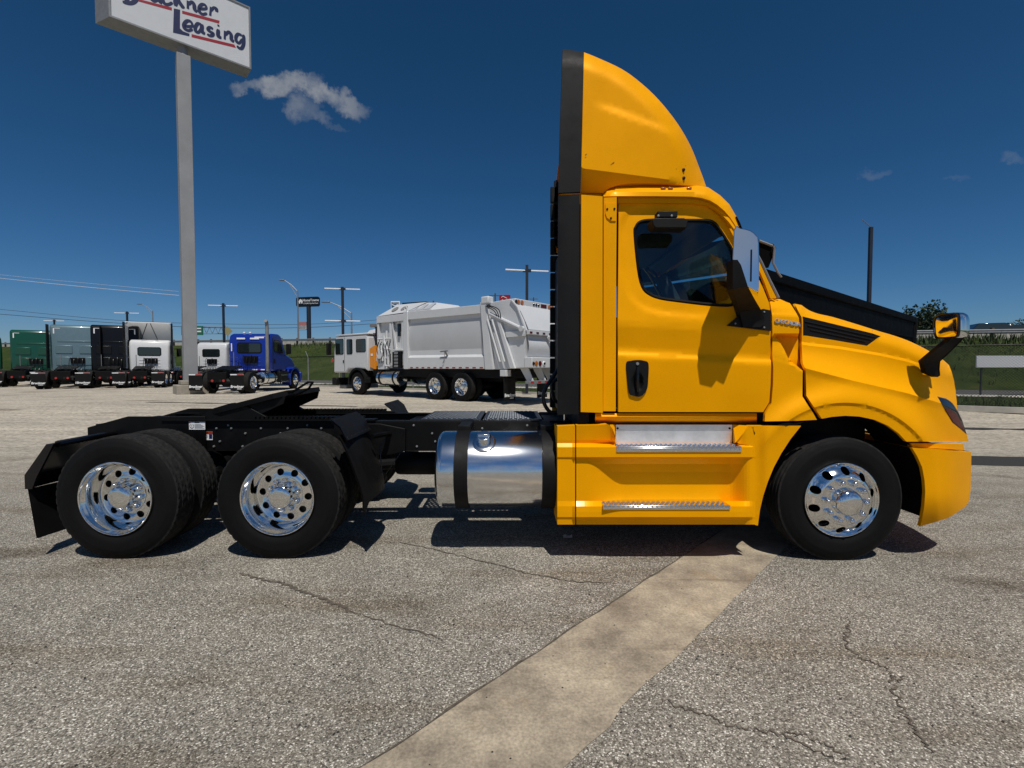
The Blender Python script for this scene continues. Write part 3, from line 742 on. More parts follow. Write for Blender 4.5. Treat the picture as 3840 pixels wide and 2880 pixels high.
# ------------------------------------------------------------------ tall pole sign
PS = Vector((at(714, 1400, 22.3).x, 22.3, gz(0, 22.3)))
sg = thing('pole_sign', 'tall square grey pole carrying a white box sign with red and blue lettering', 'sign', PS)
A = at(408, 60, 20.35); Bc = at(942, 263, 23.9); zb = (A.z+Bc.z)/2
fd = Vector((Bc.x-A.x, Bc.y-A.y, 0)); SL = fd.length; fd.normalize(); fn = Vector((fd.y, -fd.x, 0))     # along the face, out of the face
SH, ST = 2.95, .9
def SP(a, b, c): return Vector((A.x, A.y, zb))-PS+fd*a+Vector((0,0,b))+fn*c
def sbox(name, a0, a1, b0, b1, c0, c1, m, **k):
    mb = MB(); vs = [SP(a,b,c) for a, b, c in ((a0,b0,c0),(a1,b0,c0),(a1,b0,c1),(a0,b0,c1),(a0,b1,c0),(a1,b1,c0),(a1,b1,c1),(a0,b1,c1))]
    mb.add(vs, [(0,3,2,1),(4,5,6,7),(0,1,5,4),(1,2,6,5),(2,3,7,6),(3,0,4,7)][::1]); return mb.build(name, m, sg, smooth=0, **k)
mb = MB(); mb.add([SP(*p) for p in ((0,0,-.02),(SL,0,-.02),(SL,0,-ST),(-.40,0,-ST),(0,SH,-.02),(SL,SH,-.02),(SL,SH,-ST),(-.40,SH,-ST))], [(0,3,2,1),(4,5,6,7),(0,1,5,4),(1,2,6,5),(2,3,7,6),(3,0,4,7)]); mb.build('cabinet', M['galv'], sg, smooth=0)
for nm, q in (('frame_strip', (0, SL, 0, .07)), ('frame_strip', (0, SL, SH-.07, SH)), ('frame_strip', (0, .07, .072, SH-.072)), ('frame_strip', (SL-.07, SL, .072, SH-.072))):
    sbox(nm, q[0], q[1], q[2], q[3], -.018, .035, M['galv'])
sbox('face_panel', .072, SL-.072, .072, SH-.072, -.018, .0, M['sign_white'])
# lettering brushed stroke by stroke in the plane of the face
P0 = SP(0,0,.004)+PS
def z6(x, y):
    u, v = 340+x*.2984, y*.2984
    d = at(u, v, 10)-Vector((0,0,H)); o = Vector((0,0,H)); t = (P0-o).dot(fn)/d.dot(fn); p = o+d*t-(P0)
    return p.dot(fd), p.z
lay = [0]
def brush(pts, w, mb, n=6):
    pts = [z6(*p) for p in pts]; S = spline(pts, n) if len(pts) > 2 else pts
    lay[0] += 1; c = .003+.0003*(lay[0] % 30); k = .0030; A_, B_ = [], []
    for i, p in enumerate(S):
        q, o = S[min(i+1, len(S)-1)], S[max(i-1, 0)]; d = Vector((q[0]-o[0], q[1]-o[1])); d.normalize(); nn = Vector((-d.y, d.x))
        e = .55+.45*min(1, min(i, len(S)-1-i)/2); ww = w*k*.5*e*(1.0+.22*(-d.y*.7+d.x*.2))
        A_.append(SP(p[0]+nn.x*ww, p[1]+nn.y*ww, c)); B_.append(SP(p[0]-nn.x*ww, p[1]-nn.y*ww, c))
    mb.grid([A_, B_])
LT = []
def letter(*strokes):
    mb = MB()
    for pts, w in strokes: brush(pts, w, mb)
    mb.build('letter', M['navy'], sg, smooth=0)
def bar(pts, m, c=.005):
    mb = MB(); mb.add([SP(*z6(*p), c) for p in pts], [tuple(range(len(pts)))]); mb.build('red_bar' if m is M['sign_red'] else 'letter', m, sg, smooth=0)
letter(([(470,-420),(460,-200),(452,30)], 62), ([(470,-410),(560,-420),(600,-340),(540,-250),(470,-235)], 50), ([(470,-235),(590,-200),(610,-90),(560,10),(490,42),(400,22)], 50))
letter(([(650,-150),(650,-30)], 50), ([(650,-110),(690,-150),(730,-130)], 40))
letter(([(765,-110),(765,-20),(805,12),(850,-20),(862,-100)], 46), ([(865,-110),(868,10),(900,38)], 46))
letter(([(1020,-40),(975,-85),(920,-60),(905,0),(935,48),(985,55),(1028,30)], 44))
letter(([(1085,-260),(1075,-80),(1066,78)], 56), ([(1175,-70),(1120,-30),(1085,0)], 40), ([(1092,-8),(1130,50),(1172,108)], 48))
letter(([(1222,8),(1222,112)], 52), ([(1230,62),(1268,24),(1300,60),(1308,118),(1342,152)], 46))
letter(([(1362,112),(1450,108),(1440,66),(1400,56),(1366,92),(1368,148),(1412,180),(1462,166)], 42))
letter(([(1512,88),(1502,198)], 50), ([(1510,140),(1545,98),(1580,112),(1582,150)], 42))
bar([(1045,105),(1035,410),(1240,456),(1242,424),(1160,392),(1122,356),(1124,122)], M['navy'])
letter(([(1178,330),(1275,328),(1258,272),(1210,264),(1172,310),(1182,358),(1230,384),(1282,366)], 42))
letter(([(1392,312),(1348,296),(1316,344),(1322,392),(1358,404),(1392,350)], 42), ([(1402,304),(1398,392),(1440,424)], 48))
letter(([(1540,366),(1500,344),(1474,368),(1502,398),(1538,420),(1526,446),(1490,446),(1466,424)], 42))
letter(([(1606,368),(1602,450),(1645,474)], 48), ([(1603,308),(1607,332)], 44))
letter(([(1688,388),(1684,494)], 50), ([(1690,444),(1732,402),(1766,440),(1768,494),(1804,524)], 46))
letter(([(1902,448),(1856,428),(1826,464),(1832,516),(1868,540),(1906,488)], 42), ([(1922,436),(1924,540),(1900,604),(1866,604),(1838,574)], 44))
bar([(598,-14),(605,18),(1020,133),(1020,94)], M['sign_red']); bar([(1150,133),(1150,170),(1614,296),(1620,260)], M['sign_red']); bar([(1268,428),(1268,466),(1826,602),(1806,560)], M['sign_red'])
# pole: tapered square tube with a cap, turned like the sign
ang = atan2(fd.y, fd.x)
base = PS; hp = (at(690, 212, 22.3).z-PS.z)
mb = MB(); Mx = Matrix.Rotation(ang, 4, 'Z'); b0, b1 = .265, .265
vs = [Mx @ Vector(p) for p in ((-b0,-b0,.55),(b0,-b0,.55),(b0,b0,.55),(-b0,b0,.55),(-b1,-b1,hp),(b1,-b1,hp),(b1,b1,hp),(-b1,b1,hp))]
mb.add(vs, [(0,3,2,1),(4,5,6,7),(0,1,5,4),(1,2,6,5),(2,3,7,6),(3,0,4,7)]); mb.build('pole', M['pole_paint'], sg, smooth=0, bevel=.02)
mb = MB(); mb.tube([(0,0,hp),(0,0,zb-PS.z+.3)], .2, 12); mb.build('sleeve', M['pole_paint'], sg)
mb = MB(); mb.box((-.62,-.62,-.3),(.62,.62,.42), M=Mx); mb.box((-.42,-.42,.423),(.42,.42,.62), M=Mx); mb.build('footing', M['concrete'], sg, smooth=0, bevel=.03)

# ------------------------------------------------------------------ far roadside signs
hs = at(1155, 1132, 75)
t = thing('motel_sign', 'dark rounded motel sign with a white house mark on a tall dark pole', 'sign', (hs.x, 75, 2.5), R(-12))
z = hs.z-2.5; w, h = 1.95, .74
rect = [(-w+.2,-h),(w-.2,-h),(w,-h+.2),(w,h-.2),(w-.2,h),(-w+.2,h),(-w,h-.2),(-w,-h+.2)]
MB().prism([(a, b+z) for a, b in rect], -.2, .2).build('panel', M['black_gloss'], t)
MB().tube([(.1,0,-2),(.1,0,z-h)], .32, 10).build('pole', M['navy_pole'], t)
o = link('lettering', text_mesh('HomeTowne', .52, .01, M['print_white'], bold=.008), t, (.62,-.22,z+.2)); o.rotation_euler = (R(90),0,0)
o = link('lettering', text_mesh('STUDIOS by Red Roof', .27, .01, M['print_white']), t, (.62,-.22,z-.27)); o.rotation_euler = (R(90),0,0)
MB().prism([(-1.45,z-.25),(-1.45,z+.05),(-1.55,z+.05),(-1.32,z+.28),(-1.32,z+.38),(-1.24,z+.38),(-1.24,z+.34),(-1.1,z+.42),(-.72,z+.05),(-.82,z+.05),(-.82,z-.25),(-1.02,z-.25),(-1.02,z+.0),(-1.2,z+.0),(-1.2,z-.25)], -.23, -.2).build('house_mark', M['print_white'], t)
mk = at(1141, 1222, 75).z-2.5
MB().box((-2.0+.35,-.12,mk-.62),(-.23,.12,mk+.62)).build('reader_board', M['galv'], t)
mb = MB(); mb.box((-1.6,-.16,mk-.56),(-.28,-.125,mk+.1)); mb.build('reader_face', M['sign_white'], t)
mb = MB(); mb.box((-1.6,-.16,mk+.12),(-.28,-.125,mk+.56)); mb.build('reader_header', mat('faded_red_print', (.45,.16,.15), .6), t)
for k in range(3):
    mb = MB(); rk = random.Random(k)
    x = -1.5
    while x < -.4:
        ww = rk.uniform(.05,.14); mb.box((x,-.17,mk-.44+.19*k),(x+ww,-.162,mk-.32+.19*k)); x += ww+.05
    mb.build('reader_line', M['print_black'], t)
# green overhead sign gantry
g = at(745, 1238, 88)
t = thing('overhead_sign', 'green highway sign on an overhead gantry beside the tall sign pole', 'road sign', (g.x, 88, 3.0), R(4))
zz = g.z-3.0
MB().box((-3.0,-.1,zz-.9),(.75,.1,zz+.75)).build('panel', mat('sign_green', (.01,.14,.07), .5), t)
for dz, s in ((.3,.2),(-.25,.24)): MB().box((-2.6,-.13,zz+dz-s/2),(.5,-.105,zz+dz+s/2)).build('legend', M['print_white'], t)
mb = MB(); L = 3.6
for b in (-.62, .62): mb.tube([(.7,.3,zz+b),(L+.7,.3,zz+b)], .07, 6)
for k in range(7):
    a, b = (-.62, .62) if k % 2 else (.62, -.62); mb.tube([(.7+L*k/7,.3,zz+a),(.7+L*(k+1)/7,.3,zz+b)], .04, 5)
mb.build('truss', M['galv'], t)
MB().tube([(L+.8,.3,-3),(L+.8,.3,zz+.9)], .16, 10).build('pole', M['galv'], t)
d = at(853, 1241, 60)
t = thing('warning_sign', 'small weathered yellow diamond sign beside the dark light pole', 'road sign', (d.x, 60, 3.0))
MB().prism([(0,d.z-3-.62),(.62,d.z-3),(0,d.z-3+.62),(-.62,d.z-3)], -.02, .02).build('panel', mat('faded_yellow_sign', (.30,.27,.13), .6), t)
MB().tube([(0,.05,-1),(0,.05,d.z-3+.4)], .05, 6).build('post', M['galv'], t)
# fuel station sign, yellow lettered fascia, red roadside sign
q = at(1483, 1140, 90)
t = thing('fuel_sign', 'white square fuel station sign with blue and grey chevrons', 'sign', (q.x, 90, 2), R(-4)); z = q.z-2
MB().box((-.85,-.2,z-1.0),(.85,.2,z+.5)).build('panel', M['print_white'], t, bevel=.06)
MB().box((-.68,-.23,z-.85),(.68,-.203,z+.32)).build('print_field', mat('fuel_blue', (.03,.10,.19), .5), t)
MB().prism([(-.6,z+.0),(0,z-.28),(.6,z+.0),(.6,z-.2),(0,z-.5),(-.6,z-.2)], -.26, -.233).build('chevron', M['print_white'], t)
o = link('lettering', text_mesh('Chevron', .28, .008, M['print_white'], bold=.006), t, (0,-.24,z+.18)); o.rotation_euler = (R(90),0,0)
MB().tube([(0,.2,-3),(0,.2,z-.9)], .2, 8).build('pole', M['galv'], t)
q0, q1 = at(1512, 1144, 84), at(1601, 1142, 82)
t = thing('dark_fascia_sign', 'long dark sign with yellow letters just above the garbage hopper', 'sign', (q0.x, 84, 2), R(-22)); z = q0.z-2
L = (q1-q0).length
MB().box((0,-.3,z-1.2),(L,.3,z+.35)).build('panel', M['black_gloss'], t)
rk = random.Random(4)
for k in range(6):
    xx = L*(.46+.062*k); MB().box((xx,-.34,z-.12-rk.uniform(0,.1)),(xx+L*.045,-.303,z+.14)).build('letter', mat('sign_yellow', (.62,.32,.03), .5) if k == 0 else bpy.data.materials['sign_yellow'], t)
MB().tube([(L*.5,0,-3),(L*.5,0,z-1.2)], .25, 8).build('pole', M['navy_pole'], t)
q = at(1893, 1120, 95)
t = thing('red_sign', 'red box sign with a white roof line above the garbage truck tail', 'sign', (q.x, 95, 2), R(-10)); z = q.z-2
MB().box((-1.05,-.4,z-1.6),(1.05,.4,z+.68)).build('panel', M['sign_red'], t)
MB().prism([(-.62,z+.22),(-.3,z+.5),(.55,z+.05),(.52,z-.06),(-.3,z+.36),(-.58,z+.12)], -.45, -.405).build('roof_mark', M['print_white'], t)
o = link('lettering', text_mesh('Red', .62, .01, M['print_white']), t, (-.05,-.42,z-.42)); o.rotation_euler = (R(90),0,0)
MB().tube([(0,0,-3),(0,0,z-1.6)], .25, 8).build('pole', M['navy_pole'], t)
# litter
for u, v, s, lab in ((2130,2022,.06,'small crumpled white paper scrap on the pavement under the yellow truck'),):
    g = gpt(u, v); mb = MB(); r_ = random.Random(2)
    mb.grid([[(g[0]+(i-2)*.022, g[1]+(j-1)*.03+r_.uniform(-.006,.006), .012+r_.uniform(0,.014)) for j in range(4)] for i in range(5)])
    tag(mb.build('paper_scrap', M['paper'], smooth=0), lab, 'litter')

mb = MB(); rg2 = random.Random(21)
for _ in range(420):
    y = rg2.uniform(1.8, 6.0)**1.0; x = rg2.uniform(-1.15, 1.15)*y; r = rg2.uniform(.004, .009); z = gz(x, y)
    mb.add([(x-r,y,z+.002),(x,y-r*.8,z+.002),(x+r,y,z+.002),(x,y+r*.8,z+.002),(x+r*.2,y,z+r*1.1)], [(0,1,4),(1,2,4),(2,3,4),(3,0,4)])
o = mb.build('loose_gravel', M['dark_ground'], smooth=0); o['kind'] = 'stuff'; tag(o, 'scattered dark grit and small stones on the pavement in front of the truck', 'gravel')
# ================================================================== YELLOW TRACTOR
YS, YC = 3.95, 5.17            # near flank and centre line
TK = thing('semi_truck', 'bright yellow day cab semi truck with tall roof fairing and polished wheels', 'truck', (0, YC, 0))
def local(o, root=TK):
    """things built in world coordinates: keep them in place under their parent"""
    o.matrix_parent_inverse = Matrix.Translation(-Vector(root.location)); return o
def adopt(o):
    o.parent = TK; return local(o)
def mirrored(o, name, root=TK):
    me = o.data.copy()
    me.transform(Matrix.Translation((0, 2*YC, 0)) @ Matrix.Scale(-1, 4, (0,1,0))); me.flip_normals()
    k = bpy.data.objects.new(name, me); C.objects.link(k); return k
def tb(mb, name, m, parent=None, smooth=35, bevel=0):
    o = mb.build(name, m, None, smooth, bevel); o.parent = parent or TK
    if parent is None: local(o)
    return o
def sub(mb, name, m, parent, smooth=35, bevel=0):
    """sub-part in world coordinates under a part that itself sits at its thing's origin"""
    o = mb.build(name, m, None, smooth, bevel); o.parent = parent; return o
def dpoly(u, v, poly):
    best = 1e9
    for (a, b), (c, d) in zip(poly, poly[1:]):
        ex, ey = c-a, d-b; t = max(0, min(1, ((u-a)*ex+(v-b)*ey)/(ex*ex+ey*ey+1e-9)))
        q = (a+ex*t-u)**2+(b+ey*t-v)**2
        if q < best: best = q
    return sqrt(best)
def roll(d, w, depth):
    t = 1-min(1, d/w); return depth*(1-sqrt(max(0, 1-t*t)))
def bridge(mb, pts, pos, crown=.05, n=8, fwd=0):
    rows = []
    for u, v in pts:
        N = pos(u, v); Fp = Vector((N.x, 2*YC-N.y, N.z)); row = []
        for k in range(n+1):
            t = k/n; s = 1-(2*t-1)**2
            row.append(N.lerp(Fp, t)+Vector((fwd*s, 0, crown*s)))
        rows.append(row)
    mb.grid(rows)
def body(name, outline, yf, top, m, crown=.05, holes=(), flange=.03, step=14, fwd=0, parent=None, lines=()):
    mb = MB(); pos = lambda u, v: at(u, v, yf(u, v))
    panel(name, outline, yf, m, None, holes, flange, step, mb=mb, mirror=YC, lines=lines)
    if top: bridge(mb, top, pos, crown, fwd=fwd)
    return tb(mb, name, m, parent, 28)
Yl = M['yellow']

# ---- roof fairing
ftop = spline([(2190,196),(2240,216),(2330,258),(2400,308),(2470,374),(2540,462),(2590,548),(2622,628),(2640,676),(2650,706)], 4)
fbot = [(2650,706),(2600,697),(2520,690),(2440,686),(2370,687),(2320,693),(2285,705),(2264,724),(2178,722)]
def y_fair(u, v):
    d = dpoly(u, v, ftop)
    y = 3.985+roll(d, 60, .16)+.16*sm(2480, 2650, u)**2
    vc = 392+(u-2240)*.36
    y += .016*sm(vc+14, vc-16, v)*sm(2210, 2300, u)*sm(2600, 2500, u)
    vl = 632+(u-2190)*.13
    y += .10*max(0, (v-vl)/85)*sm(2660, 2450, u)
    return y
fl = [[(u, 392+(u-2240)*.36+k) for u in range(2200, 2620, 12)] for k in (-18, -4, 10)]+[[(u, 632+(u-2190)*.13+k) for u in range(2180, 2650, 12)] for k in (0, 14)]
body('roof_fairing', ftop+fbot[1:], y_fair, ftop, Yl, .03, lines=fl)
bt = [(2110,184),(2150,189),(2190,196)]
adopt(panel('fairing_trim', bt+[(2184,440),(2177,719),(2094,723),(2101,450)], lambda u, v: 3.992+roll(dpoly(u, v, bt), 50, .16), M['black_plastic'], None, flange=.03, step=24))
tb(MB().prism([(.545,3.12),(.60,3.12),(.60,4.02),(.58,4.06),(.545,4.04)], 6.30, 6.345), 'fairing_trim', M['black_plastic'], bevel=.006)
# fairing bolts
for u, v in ((2563,637),(2564,668)):
    p = at(u, v, y_fair(u, v)-.004); tb(MB().lathe([(0,-.012),(.012,-.008),(.014,.0),(.014,.01)], p, 12), 'bolt', M['black_plastic'])

# ---- side extender (black) and seal strips at the far side
panel('side_extender', [(2094,732),(2173,728),(2174,1140),(2170,1552),(2091,1556),(2092,1140)], lambda u, v: 3.975+.02*sm(2120,2095,u), M['black_plastic'], None, flange=.03, step=30); adopt(C.objects['side_extender'])
mb = MB(); 
for k in range(13): mb.box((.50, 6.30, 1.10+.222*k), (.60, 6.37, 1.10+.222*k+.205))
tb(mb, 'rear_seal', M['black_plastic'], bevel=.01)

# ---- cab
tbl = [(2262,724),(2272,708),(2300,700),(2400,694),(2520,691),(2600,693),(2655,702),(2700,732),(2735,766),(2763,815),(2778,858)]
roof_low = [(2762,852),(2740,818),(2717,791),(2690,768),(2663,752),(2630,742),(2592,737),(2450,735),(2316,735),(2264,737)]
def y_roof(u, v): return 3.985+roll(dpoly(u, v, tbl), 34, .15)+.03*sm(2700, 2780, u)
body('roof_cap', tbl+roof_low, y_roof, tbl, Yl, .06)
# roof marker lamps
for u in (2487, 2514, 2584):
    p = at(u, 708, y_roof(u, 708)+.0); tb(MB().box(p-Vector((.02,.01,.006)), p+Vector((.02,.03,.012))), 'marker_lamp', M['amber'], bevel=.004)
band = [(2318,739),(2592,741),(2660,756),(2688,772),(2713,795),(2737,822),(2760,856),(2788,905),(2818,965),(2849,1035),(2842,1030),(2812,970),(2782,912),(2757,865),(2731,830),(2704,802),(2678,782),(2652,769),(2592,762),(2318,760)]
PIL = (
    ([(2264,741),(2313,739),(2311,1000),(2310,1300),(2309,1542),(2262,1542),(2263,1200)], lambda u, v: 3.975, 26),
    (band, lambda u, v: 3.985+.04*sm(900,740,v), 20),
    ([(2766,858),(2779,862),(2806,905),(2849,985),(2880,1052),(2912,1118),(2889,1119),(2868,1062),(2851,1022),(2822,962),(2792,905)], lambda u, v: 3.99+.03*sm(1000,860,v), 20),
)
for outl, yfn, stp in PIL:
    cp = adopt(panel('cab_pillar', outl, yfn, Yl, None, (), .03, stp))
    adopt(mirrored(cp, 'cab_pillar'))
panel('rear_column', [(2180,730),(2260,736),(2260,1140),(2261,1548),(2178,1545),(2179,1140)], lambda u, v: 3.945, Yl, None, flange=.05, step=40); adopt(C.objects['rear_column'])
# hinge plate with three bolts
pl = panel('hinge_plate', [(2270,762),(2310,762),(2310,828),(2292,828),(2276,816),(2270,800)], lambda u, v: 3.966, Yl, None, flange=.02, step=20); adopt(pl)
for u, v in ((2277,784),(2304,783),(2291,818)):
    p = at(u, v, 3.966); sub(MB().lathe([(0,-.008),(.008,-.006),(.009,.002)], p, 10), 'bolt', M['black_frame'], pl)
# dark inner shell, so the seams read as gaps
mb = MB()
s0 = at(2190,1200,4.03).x; 
mb.box((.56,4.02,1.12),(.62,6.32,2.98))                       # back wall
mb.box((.62,4.14,1.02),(2.20,6.20,1.10))                      # floor
mb.box((.40,4.20,.36),(2.05,6.14,.99)); mb.box((2.06,4.36,.45),(2.40,5.98,1.35))
tb(mb, 'cab_back_and_floor', M['black_frame'])

# ---- door (near and far) with window
wout = spline([(2375,879),(2380,848),(2400,826),(2451,819),(2560,820),(2650,821),(2680,830),(2700,852),(2728,895),(2752,940),(2762,1010),(2765,1100),(2758,1138),(2730,1151),(2650,1146),(2560,1136),(2475,1124),(2428,1105),(2403,1075),(2388,1010)], 3, True)
dout = [(2320,763),(2592,766),(2650,773),(2676,786),(2702,806),(2728,833),(2754,868),(2780,916),(2810,975),(2840,1035),(2862,1082),(2884,1136),(2890,1180),(2890,1242),(2889,1290),(2891,1330),(2892,1378),(2890,1440),(2885,1508),(2862,1545),(2319,1545),(2317,1200)]
bel = [(760,.085),(880,.068),(1000,.045),(1110,.020),(1160,.008),(1200,-.004),(1222,-.006),(1300,.014),(1316,.012),(1332,-.010),(1345,-.012),(1440,-.004),(1545,.008)]
def y_door(u, v):
    k = interp(bel, v-(u-2320)*.055*sm(1100,1200,v))
    d = dpoly(u, v, wout+wout[:1])
    # dished surround of the window
    return YS+.01+k+.014*sm(60, 38, d)*sm(1215, 1160, v)
hp_ = spline([(2348,1362),(2366,1353),(2392,1350),(2416,1353),(2432,1364),(2431,1420),(2427,1458),(2412,1480),(2396,1488),(2376,1484),(2360,1474),(2352,1420)], 3, True)
dl = [offset_poly(wout, k)+offset_poly(wout, k)[:1] for k in (14, 38, 60)]+[[(u, v+(u-2320)*.055) for u in range(2316, 2900, 12)] for v in (1200, 1222, 1300, 1316, 1332, 1345)]
dr = panel('door', dout, y_door, Yl, None, [wout, [(2390+(a-2390)*.93, 1420+(b-1420)*.95) for a, b in hp_]], .035, 12, lines=dl); adopt(dr)
d2 = mirrored(dr, 'door'); adopt(d2)
def ring(pts, inset, y0, depth):
    """rubber seal: closed strip following a window outline"""
    cx = sum(p[0] for p in pts)/len(pts); cy = sum(p[1] for p in pts)/len(pts); mb = MB(); n = len(pts)
    inn = []
    for i in range(n):
        a, b = pts[i-1], pts[(i+1) % n]; d = Vector((b[0]-a[0], b[1]-a[1])).normalized(); nn = Vector((-d.y, d.x))
        if nn.dot(Vector((cx-pts[i][0], cy-pts[i][1]))) < 0: nn = -nn
        inn.append((pts[i][0]+nn.x*inset, pts[i][1]+nn.y*inset))
    f = lambda p, o_: at(p[0], p[1], y0(p[0], p[1])+o_)
    rows = [[f(p, .0) for p in pts+pts[:1]], [f(p, -.008) for p in [(lerp(a[0],b[0],.5), lerp(a[1],b[1],.5)) for a, b in zip(pts+pts[:1], inn+inn[:1])]], [f(p, .004) for p in inn+inn[:1]], [f(p, depth) for p in inn+inn[:1]]]
    mb.grid(rows); return mb, inn
yw = lambda u, v: YS+.025+interp(bel, v)
mb, winn = ring(wout, 12, yw, .03)
seal = sub(mb, 'window_seal', M['rubber'], dr, 50)
gl = panel('window_pane', winn, lambda u, v: yw(u, v)+.016, M['glass'], None, (), 0, 60, smooth=60); gl.parent = dr
def trim_fn(u, v): return y_door(u, v)+.045
dt = panel('door_trim', offset_poly(dout, -14), trim_fn, M['interior'], None, [offset_poly(wout, 3)], .0, 26); dt.parent = dr
t2 = mirrored(dt, 'door_trim'); t2.parent = d2
s2 = mirrored(seal, 'window_seal'); s2.parent = d2; g2 = mirrored(gl, 'window_pane'); g2.parent = d2
d2.location += Vector((.12, -.02, .06))
# door handle: dark bowl with a grip bar and lock
hd = panel('door_handle', hp_, lambda u, v: YS-.006+.035*sm(30, 12, sqrt(((u-2391)/.75)**2+((v-1432)/1.25)**2)), M['black_plastic'], None, (), .03, 8); hd.parent = dr
mb = MB(); mb.tube([at(2391,1378,YS-.012), at(2391,1392,YS-.024), at(2391,1450,YS-.026), at(2392,1468,YS-.014)], [.011,.013,.014,.012], 8); sub(mb, 'handle_grip', M['black_gloss'], dr).scale = (1,1,1)
mb = MB(); p = at(2391,1364,YS-.012); mb.lathe([(0,-.004),(.012,-.003),(.013,.006)], p, 14); sub(mb, 'key_lock', M['galv'], dr)
# look-down mirror above the window
mb = MB(); a, b = at(2455,804,4.02), at(2532,823,3.99); mb.box((a.x,3.93,b.z),(b.x,4.03,a.z)); lk = tb(mb, 'lookdown_mirror', M['black_plastic'], bevel=.006)
a, b = at(2442,822,3.83), at(2577,858,3.83); mb = MB(); mb.prism([(a.x,a.z-.01),(a.x+.02,a.z+.005),(b.x-.03,a.z+.005),(b.x,a.z-.015),(b.x-.01,b.z),(a.x+.03,b.z),(a.x+.01,b.z+.02)], 3.81, 3.95); sub(mb, 'mirror_shell', M['black_plastic'], lk, bevel=.008)
for u in (2469, 2519):
    p = at(u, 809, 3.925); sub(MB().lathe([(0,-.006),(.009,-.004),(.010,.004)], p, 10), 'bolt', M['galv'], lk)

# ---- windshield
wsN = [(2779,862),(2806,905),(2849,985),(2880,1052),(2914,1119)]
mb = MB(); bridge(mb, wsN, lambda u, v: at(u, v, 4.06), .0, 12, fwd=.28); tb(mb, 'windshield', M['glass_clear'], smooth=60)
mb = MB(); mb.tube([at(u+5, v-2, 4.03) for u, v in wsN], .012, 6); wt = tb(mb, 'windshield_trim', M['galv']); adopt(mirrored(wt, 'windshield_trim'))
mb = MB(); vis = [(2757,812),(2772,836),(2780,852)]; bridge(mb, [(2760,806),(2776,836),(2792,880)], lambda u, v: at(u, v, 4.10), .0, 10, fwd=.26); tb(mb, 'sun_visor', M['black_gloss'], smooth=60)

# a few stone chips in the paint of the fairing
for u, v, w_ in ((2197,580,9),(2196,590,6),(2299,612,12),(2292,617,7),(2193,634,8),(2570,622,5),(2536,634,5)):
    p = at(u, v, y_fair(u, v)-.0015); s_ = w_/900; tb(MB().add([p+Vector((-s_,0,-s_*.6)), p+Vector((s_*.3,0,-s_*.2)), p+Vector((s_,0,s_*.9)), p+Vector((-s_*.2,0,s_*.2))], [(0,1,2,3)]), 'paint_chip', M['black_plastic'])
# ---- cowl panel between door and hood
cow = [(2893,1120),(2924,1121),(2940,1128),(2962,1137),(2970,1148),(2984,1170),(2996,1192),(2998,1222),(2996,1250),(2993,1262),(2994,1300),(2996,1340),(3001,1370),(3008,1384),(3010,1390),(3009,1486),(3030,1520),(3050,1550),(3063,1574),(2990,1578),(2868,1580),(2870,1552),(2893,1512),(2899,1440),(2900,1378),(2896,1330),(2897,1244),(2895,1180),(2888,1134)]
scoop = [(2894,1258),(2920,1275),(2940,1310),(2955,1345),(2963,1362),(3012,1392)]
WCx, WCv = 3170.0, 1878.0
def flare(u, v):
    r = sqrt((u-WCx)**2+(v-WCv)**2)
    return -.062*sm(470, 364, r)**1.3+.014*sm(368, 358, r)
def crest(u): return interp([(2890,1338),(3000,1372),(3100,1398),(3200,1424),(3300,1447),(3400,1470),(3480,1494),(3540,1512),(3600,1545)], u)
def y_cowl(u, v):
    top = 1121+(u-2893)*.25
    y = YS+.0+roll(v-top+3, 60, .13)
    if v < 1262: y += -.012*sm(1170,1185,v)
    cv = interp(scoop, u)
    y += .16*sm(1252, 1264, v)*sm(cv+1, cv-7, v)*sm(2894, 2925, u)
    c = crest(u); y += .022*sm(c-4, c-70, v)*(1 if v > 1262 else 0)-.004*sm(c, c+8, v)
    return y+flare(u, v)+.02*sm(1262,1240,v)*0
arcs = lambda *rs: [[(WCx+r*cos(R(a)), WCv-r*sin(R(a))) for a in range(20, 170, 2)] for r in rs]
cl = [[(u, crest(u)+k) for u in range(2885, 3030, 6)] for k in (-70, -30, -4, 8)]+[[(u, v) for u in range(2885, 3010, 6)] for v in (1170, 1185, 1250, 1264)]+[scoop, [(a, b-7) for a, b in scoop]]+arcs(356, 368)
cw = body('cowl_panel', cow, y_cowl, [(2893,1120),(2924,1121),(2940,1128),(2962,1137),(2970,1148)], Yl, .04, step=8, lines=cl)
o = link('badge', text_mesh('CASCADIA', .044, .005, M['chrome'], bold=.0012), TK); p = at(2953,1210,YS-.018); local(o); o.location = p; o.rotation_euler = (R(90), R(9), 0)

# ---- hood
htop = [(2980,1139),(3006,1144)]+spline([(3006,1144),(3033,1163),(3070,1177),(3120,1188),(3207,1214),(3293,1241),(3348,1257),(3402,1276),(3450,1298),(3494,1322),(3532,1346),(3558,1368)], 3)[1:]
hfront = [(3558,1368),(3568,1392),(3578,1428),(3584,1465),(3588,1505),(3590,1536)]
lamp = [(3516,1487),(3548,1494),(3572,1512),(3592,1541),(3608,1575),(3620,1612),(3625,1628),(3602,1608),(3572,1584),(3553,1552),(3534,1518)]
arch = [(3399,1656),(3370,1625),(3330,1596),(3280,1574),(3225,1562),(3169,1559),(3120,1563),(3082,1570)]
hood = htop+hfront[1:]+[(3600,1558),(3614,1596),(3626,1630),(3632,1656)]+arch+[(3052,1526),(3024,1484),(3021,1386),(3010,1362),(3006,1300),(3007,1222),(3006,1190),(2994,1168)]
vent = [(3012,1187),(3140,1218),(3272,1250),(3303,1261),(3290,1275),(3258,1298),(3130,1276),(3012,1257)]
